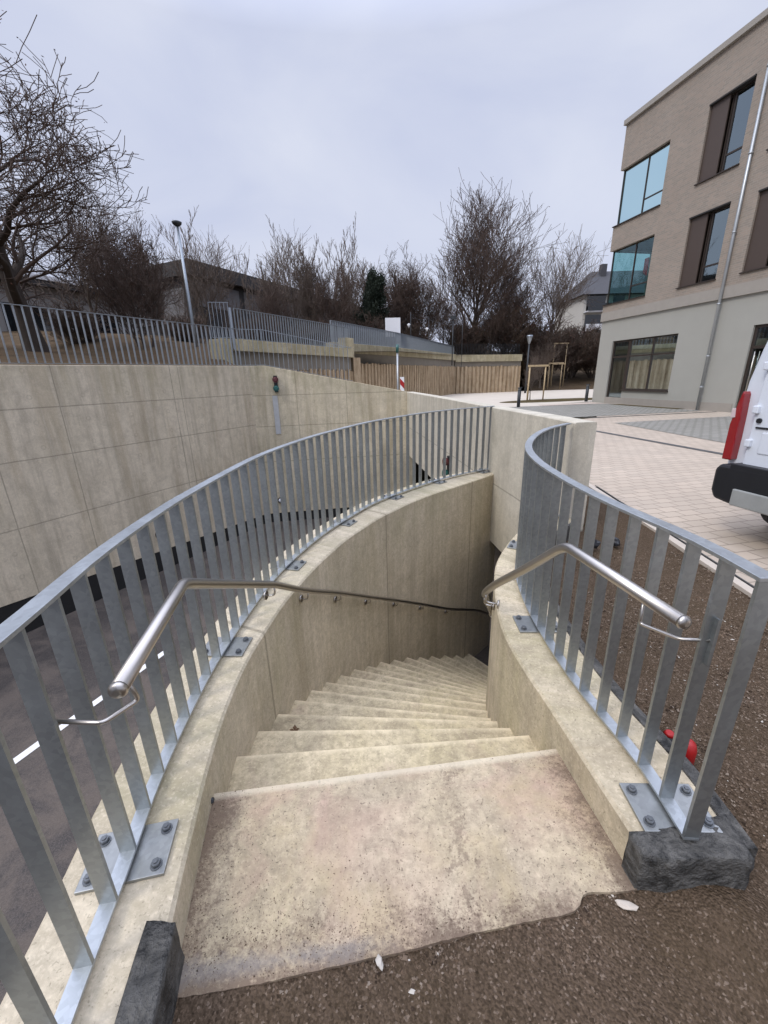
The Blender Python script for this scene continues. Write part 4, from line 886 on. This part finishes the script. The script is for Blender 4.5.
# ------------------------------------------------------------------ trees
def treemesh(seed,H,spread,trunk_r,levels=5,nb=(5,5,4,4,3),up=.35,rmin=.010,multi=1,first=.25,len0=.55,gn=.10,crook=.16,lean=0):
    r=random.Random(seed); seg=[]   # (level,[pts],[radii])
    def branch(p,d,L,rad,lv):
        n=4 if lv<levels-1 else 3; pts=[p]; rads=[rad]; q=p.copy(); dd_=d.copy(); 
        endr=max(rmin,rad*(.30 if lv==0 else .35))
        for i in range(n):
            dd_=(dd_+Vector((r.gauss(0,crook),r.gauss(0,crook),r.gauss(0,crook*.6)+up*.16))*(.35 if lv==0 else 1)).normalized(); q=q+dd_*L/n; pts.append(q.copy()); rads.append(rad+(endr-rad)*(i+1)/n)
        seg.append((lv,pts,rads))
        if lv>=levels-1: return
        m=nb[lv] 
        for k in range(m):
            t=(first if lv==0 else .2)+(1-(first if lv==0 else .2))*(k+r.random()*.8)/m
            t=min(t,.98); x=t*n; i=min(int(x),n-1); bp=pts[i].lerp(pts[i+1],x-i); br=(rads[i]+(rads[i+1]-rads[i])*(x-i))
            ax=(pts[i+1]-pts[i]).normalized(); w=r.uniform(0,2*math.pi) if lv else k*2.4+r.random()
            s1=ax.cross(Vector((0,0,1)) if abs(ax.z)<.9 else Vector((1,0,0))).normalized(); s2=ax.cross(s1)
            ang=r.uniform(.45,.95)*spread; nd=(ax*math.cos(ang)+(s1*math.cos(w)+s2*math.sin(w))*math.sin(ang)).normalized()
            nd=(nd+Vector((0,0,up*.5))).normalized()
            branch(bp,nd,L*len0*r.uniform(.75,1.2)*(1.15-.45*t if lv==0 else 1),max(rmin,br*.62),lv+1)
    for m in range(multi):
        a_=r.uniform(0,6.28); off=Vector((math.cos(a_),math.sin(a_),0))*(0 if multi==1 else .35*H*.12)
        d=(Vector((0,0,1))+(off*.5/max(.01,H*.04) if multi>1 else Vector((0,0,0)))*.35+Vector((lean,0,0))).normalized()
        branch(off,d,H*(.62 if multi==1 else r.uniform(.5,.7)),trunk_r*(1 if multi==1 else .6),0)
    top=max(p.z for _,ps,_ in seg for p in ps); k=H/top
    out=[]
    for part in (0,1):
        V_=[];F_=[]
        for lv,ps,rs in seg:
            if (lv<=1)!=(part==0): continue
            n=8 if lv==0 else 5 if lv==1 else 3; base=len(V_); prev=None
            for i,p in enumerate(ps):
                t=(ps[min(i+1,len(ps)-1)]-ps[max(i-1,0)]).normalized(); a_=t.cross(Vector((.3,.2,1))).normalized() if prev is None else (prev-t*prev.dot(t)).normalized(); prev=a_; b_=t.cross(a_)
                rr=rs[i]*(1.35 if lv==0 and i==0 else 1)
                for j in range(n):
                    w=6.2832*j/n; q=p*k+(a_*math.cos(w)+b_*math.sin(w))*rr; V_.append((q.x,q.y,q.z))
            for i in range(len(ps)-1):
                for j in range(n): F_.append((base+i*n+j,base+i*n+(j+1)%n,base+(i+1)*n+(j+1)%n,base+(i+1)*n+j))
        me=bpy.data.meshes.new('trunk' if part==0 else 'crown'); me.from_pydata(V_,[],F_); me.update(); me.polygons.foreach_set('use_smooth',[True]*len(F_)); out.append(me)
    tips=[ps[-1]*k for lv,ps,_ in seg if lv>=levels-2]
    return out[0],out[1],tips
def leafmesh(tips,seed,n,size,jit,name='leaves'):
    r=random.Random(seed); V_=[];F_=[]
    for i in range(n):
        c=r.choice(tips)+Vector((r.gauss(0,jit),r.gauss(0,jit),r.gauss(0,jit))); a_=Vector((r.gauss(0,1),r.gauss(0,1),r.gauss(0,1))).normalized(); b_=a_.cross(Vector((r.random(),r.random(),r.random()))).normalized(); s=size*r.uniform(.6,1.3)
        k=len(V_); V_+= [tuple(c+a_*s),tuple(c+b_*s*.6),tuple(c-a_*s),tuple(c-b_*s*.6)]; F_.append((k,k+1,k+2,k+3))
    me=bpy.data.meshes.new(name); me.from_pydata(V_,[],F_); me.update(); return me
def tree(kind,x,y,z,label,rot=0,sc=1,name='bare_tree',cat='tree',group=None,sx=1):
    tm,cm,lv,bm_,tmz,lm_=kind
    root=empty(name,(x,y,z),label,cat,group); root.rotation_euler.z=rot; root.scale=(sc*sx,sc*sx,sc)
    for nm,me,mt in (('trunk',tm,bm_),('crown',cm,tmz),('leaves',lv,lm_)):
        if me is None: continue
        if not me.materials: me.materials.append(M[mt])
        o=bpy.data.objects.new(nm,me); COL.objects.link(o); o.parent=root
    return root
T={}
a1,b1,c1=treemesh(12,8.6,1.15,.24,6,(9,6,5,4,4),up=.16,rmin=.0075,first=.2,len0=.66,crook=.20)
T['big']=(a1,b1,leafmesh(c1,1,1800,.026,.06),'bark','twig','deadleaf')
a1,b1,c1=treemesh(23,15,.95,.24,6,(12,7,5,4,2),up=.42,rmin=.014,first=.10,len0=.66,crook=.11)
T['oval']=(a1,b1,leafmesh(c1,2,1200,.04,.12),'bark','twig','deadleaf')
a1,b1,c1=treemesh(31,12,1.0,.18,5,(10,7,5,4),up=.32,rmin=.013,first=.22,len0=.66,crook=.12)
T['light']=(a1,b1,None,'barkgrey','twiggrey',None)
a1,b1,c1=treemesh(41,8,.62,.08,5,(8,5,4,3),up=.5,rmin=.009,multi=7,first=.2,len0=.42,crook=.08)
T['thicket']=(a1,b1,None,'barkgrey','twiggrey',None)
a1,b1,c1=treemesh(47,8,.95,.10,5,(8,6,4,3),up=.35,rmin=.010,multi=5,first=.15,len0=.55,crook=.14)
T['thicket2']=(a1,b1,leafmesh(c1,9,1500,.03,.2),'bark','twig','deadleaf')
a1,b1,c1=treemesh(53,3.4,.85,.035,5,(7,5,4,3),up=.45,rmin=.007,multi=10,first=.05,len0=.55,crook=.2)
T['brush']=(a1,b1,leafmesh(c1,4,1500,.025,.15),'bark','twigred','deadleaf')
a1,b1,c1=treemesh(59,9,.9,.14,4,(22,10,5),up=.1,rmin=.012,first=.08,len0=.33,crook=.1)
T['ever']=(a1,b1,leafmesh(c1,5,26000,.12,.28),'bark','twig','evergreen')
def gz(x,y): return 3.6 if x<12 else 1.2
tree(T['big'],-11.6,14.9,2.5,'big spreading bare tree with dark trunk at the left edge',.4,1.06,name='bare_tree',sx=1.25)
tree(T['thicket2'],-9.3,17.5,2.7,'bare many stemmed tree right of the big left tree',1,.62,group='bare trees left')
tree(T['light'],-15.5,24.5,3.6,'greyish bare tree behind the big left tree',2,.70,group='bare trees left')
r=random.Random(3)
spec=[('thicket',-12.5,27,8.2),('thicket2',-14.5,26,7.2),('light',-11.6,30,8.2),('thicket',-10.3,31,4.6),('thicket',-8.6,33,8.0),('thicket2',-7.4,31,5.2),('light',-6.8,36,9.5),('thicket',-5.6,33,8.6),('thicket',-4.4,35,9.6),('thicket2',-3.2,33,6.8),('thicket',-2.4,38,10.0)]
lab=['bare clump standing behind the left street lamp','dark bare clump left of the street lamp','pale bare tree poking above the hall roof corner','low bare clump in front of the hall','bare clump with upright stems above the hall roof','dark low bare clump behind the lower bar fence','tall pale tree rising above the hall roof','upright bare clump in the middle of the thicket','tall upright clump right of the middle thicket','dark low clump behind the upper fence start','tallest upright clump left of the evergreen']
for (k,x,y,h),lb in zip(spec,lab):
    H={'thicket':8,'thicket2':8,'light':12}[k]; tree(T[k],x,y,3.2,lb,r.uniform(0,6),h/H,group='bare trees behind the fences',sx=.95,name='bare_tree')
spec=[('thicket2',-.8,42,8.6,'dark clump directly left of the dark evergreen'),('thicket2',1.8,44,9.6,'dark clump just right of the dark evergreen'),('thicket2',3.6,43,8.6,'dark clump above the white board'),('thicket',.6,46,10.4,'upright clump rising behind the dark evergreen'),('thicket',4.6,47,8.6,'upright clump left of the big oval tree')]
for k,x,y,h,lb in spec: tree(T[k],x,y,3.4,lb,r.uniform(0,6),h/8,group='bare trees behind the fences',sx=1.1)
tree(T['ever'],-.9,37,3.2,'dark evergreen tree among the bare trees',0,.72,name='evergreen_tree',sx=.75)
tree(T['oval'],9.3,45,3.6,'tallest oval crowned bare tree right of centre',.3,.99,sx=1.08)
tree(T['oval'],13.4,47,2.6,'lower bare tree merging with the right side of the tallest one',2.2,.80,sx=1.0)
tree(T['light'],19.6,50,2.2,'pale bare tree with open crown left of the brick building',1.2,1.2,name='bare_tree',sx=.85)
tree(T['thicket2'],6.4,42.6,3.5,'dark bare undergrowth left of the tallest tree',3,.75,group='bare trees behind the fences',sx=1.2)
tree(T['thicket2'],11.0,44,3.2,'dark bare undergrowth below the tallest tree',5,.75,group='bare trees behind the fences',sx=1.2)
sl=[(10.5,45.5,1.25),(13.5,45.8,1.5),(15.8,47.5,1.7),(18.5,48.6,1.5),(21.5,49,1.5),(24.5,49.5,1.35),(27.5,51,1.3),(23,52,1.7),(8,43.5,1.2),(3.5,41,1.1),(-.5,36,1.1),(-4,30,.8),(-7,25,.7),(-9.5,21.5,.6),(-12.5,18.5,.6)]
for i,(x,y,s) in enumerate(sl):
    tree(T['brush'],x,y,(2.9 if x<14 else 1.0),'reddish bare shrub in the dense brush below the trees',i*1.3,s*(1.15 if x>12 else 1),name='shrub',cat='shrub',group='reddish brush shrubs below the trees',sx=1.6)
tree(T['ever'],26.2,54,1.0,'dark evergreen beside the brick building corner, under the balconies',1,.62,name='evergreen_tree',sx=.8)
tree(T['light'],16.6,44.4,0.2,'slender young bare tree beside the cone headed lamp post',1,.42,name='young_tree',cat='young tree')
tree(T['light'],9.75,27.6,0,'thin young tree between the nearest wooden stakes',2,.26,name='young_tree',cat='young tree',sx=.6)
# far wooded hill
mb=MB(); prev=None; N=60
for i in range(N+1):
    x=-180+360*i/N; hz=7+2.5*mnoise.noise(Vector((x*.02,0,0)))+1.2*mnoise.noise(Vector((x*.1,3,0)))
    row=[Vector((x,85,0)),Vector((x,100,hz*.7)),Vector((x,130,hz)),Vector((x,170,hz*.5))]
    if prev: 
        for a_,b_,c_,d_ in zip(prev,row,row[1:],prev[1:]): mb.face([a_,b_,c_,d_],smooth=True)
    prev=row
tag(mb.build('wooded_hill',M['litter']),kind='structure')

# ------------------------------------------------------------------ light, sky, camera
w=bpy.data.worlds.new('World'); S.world=w; w.use_nodes=True; nt=w.node_tree; bg=nt.nodes['Background']
sky=nt.nodes.new('ShaderNodeTexSky'); sky.sky_type='NISHITA'; sky.sun_disc=False; EL,ROT=math.radians(45),math.radians(-125)
sky.sun_elevation=EL; sky.sun_rotation=ROT; sky.dust_density=4; sky.air_density=1
tc=nt.nodes.new('ShaderNodeTexCoord'); mp=nt.nodes.new('ShaderNodeMapping'); mp.inputs['Scale'].default_value=(1,1,2.2); nt.links.new(tc.outputs['Generated'],mp.inputs[0])
nz=nt.nodes.new('ShaderNodeTexNoise'); nz.inputs['Scale'].default_value=1.6; nz.inputs['Detail'].default_value=6; nz.inputs['Roughness'].default_value=.5; nz.inputs['Distortion'].default_value=.6; nt.links.new(mp.outputs[0],nz.inputs['Vector'])
cr=nt.nodes.new('ShaderNodeValToRGB'); cr.color_ramp.elements[0].position=.32; cr.color_ramp.elements[0].color=(5.6,6.15,8.2,1); cr.color_ramp.elements[1].position=.7; cr.color_ramp.elements[1].color=(7.4,7.8,9.2,1)
nt.links.new(nz.outputs['Fac'],cr.inputs[0])
# overcast brightening towards the zenith
sx=nt.nodes.new('ShaderNodeSeparateXYZ'); nt.links.new(tc.outputs['Generated'],sx.inputs[0])
mr=nt.nodes.new('ShaderNodeMapRange'); mr.inputs[1].default_value=.52; mr.inputs[2].default_value=1; mr.inputs[3].default_value=1; mr.inputs[4].default_value=4.0; nt.links.new(sx.outputs[2],mr.inputs[0])
vm=nt.nodes.new('ShaderNodeVectorMath'); vm.operation='SCALE'; nt.links.new(cr.outputs[0],vm.inputs[0]); nt.links.new(mr.outputs[0],vm.inputs[3])
mx=nt.nodes.new('ShaderNodeMix'); mx.data_type='RGBA'; mx.inputs[0].default_value=.92; nt.links.new(sky.outputs[0],mx.inputs[6]); nt.links.new(vm.outputs[0],mx.inputs[7])
nt.links.new(mx.outputs[2],bg.inputs[0]); bg.inputs[1].default_value=.1
sl_=bpy.data.lights.new('Sun','SUN'); sl_.energy=1.5; sl_.angle=math.radians(18); sl_.color=(1,.95,.88); so=bpy.data.objects.new('Sun',sl_); COL.objects.link(so)
sdir=Vector((math.sin(ROT)*math.cos(EL),math.cos(ROT)*math.cos(EL),math.sin(EL))); so.rotation_euler=sdir.to_track_quat('Z','Y').to_euler(); so.location=(0,0,30)
f=407.; rr=math.atan(31/1234); pp=math.atan(134/407)
F=Vector((0,math.cos(pp),-math.sin(pp))); R0=Vector((1,0,0)); D0=Vector((0,-math.sin(pp),-math.cos(pp)))
R=math.cos(rr)*R0+math.sin(rr)*D0; D=-math.sin(rr)*R0+math.cos(rr)*D0
from mathutils import Matrix
cam=bpy.data.cameras.new('Camera'); co=bpy.data.objects.new('Camera',cam); COL.objects.link(co); S.camera=co
mt=Matrix((R,-D,-F)).transposed().to_4x4(); mt.translation=Vector((0,0,1.6)); co.matrix_world=mt
cam.sensor_fit='HORIZONTAL'; cam.sensor_width=36; cam.lens=36*f/768; cam.clip_start=.02; cam.clip_end=1500
S.render.engine='CYCLES'; S.cycles.max_bounces=8; S.cycles.transparent_max_bounces=16
S.view_settings.view_transform='Standard'; S.view_settings.look='None'; S.view_settings.gamma=1; S.view_settings.use_curve_mapping=False; S.view_settings.exposure=0
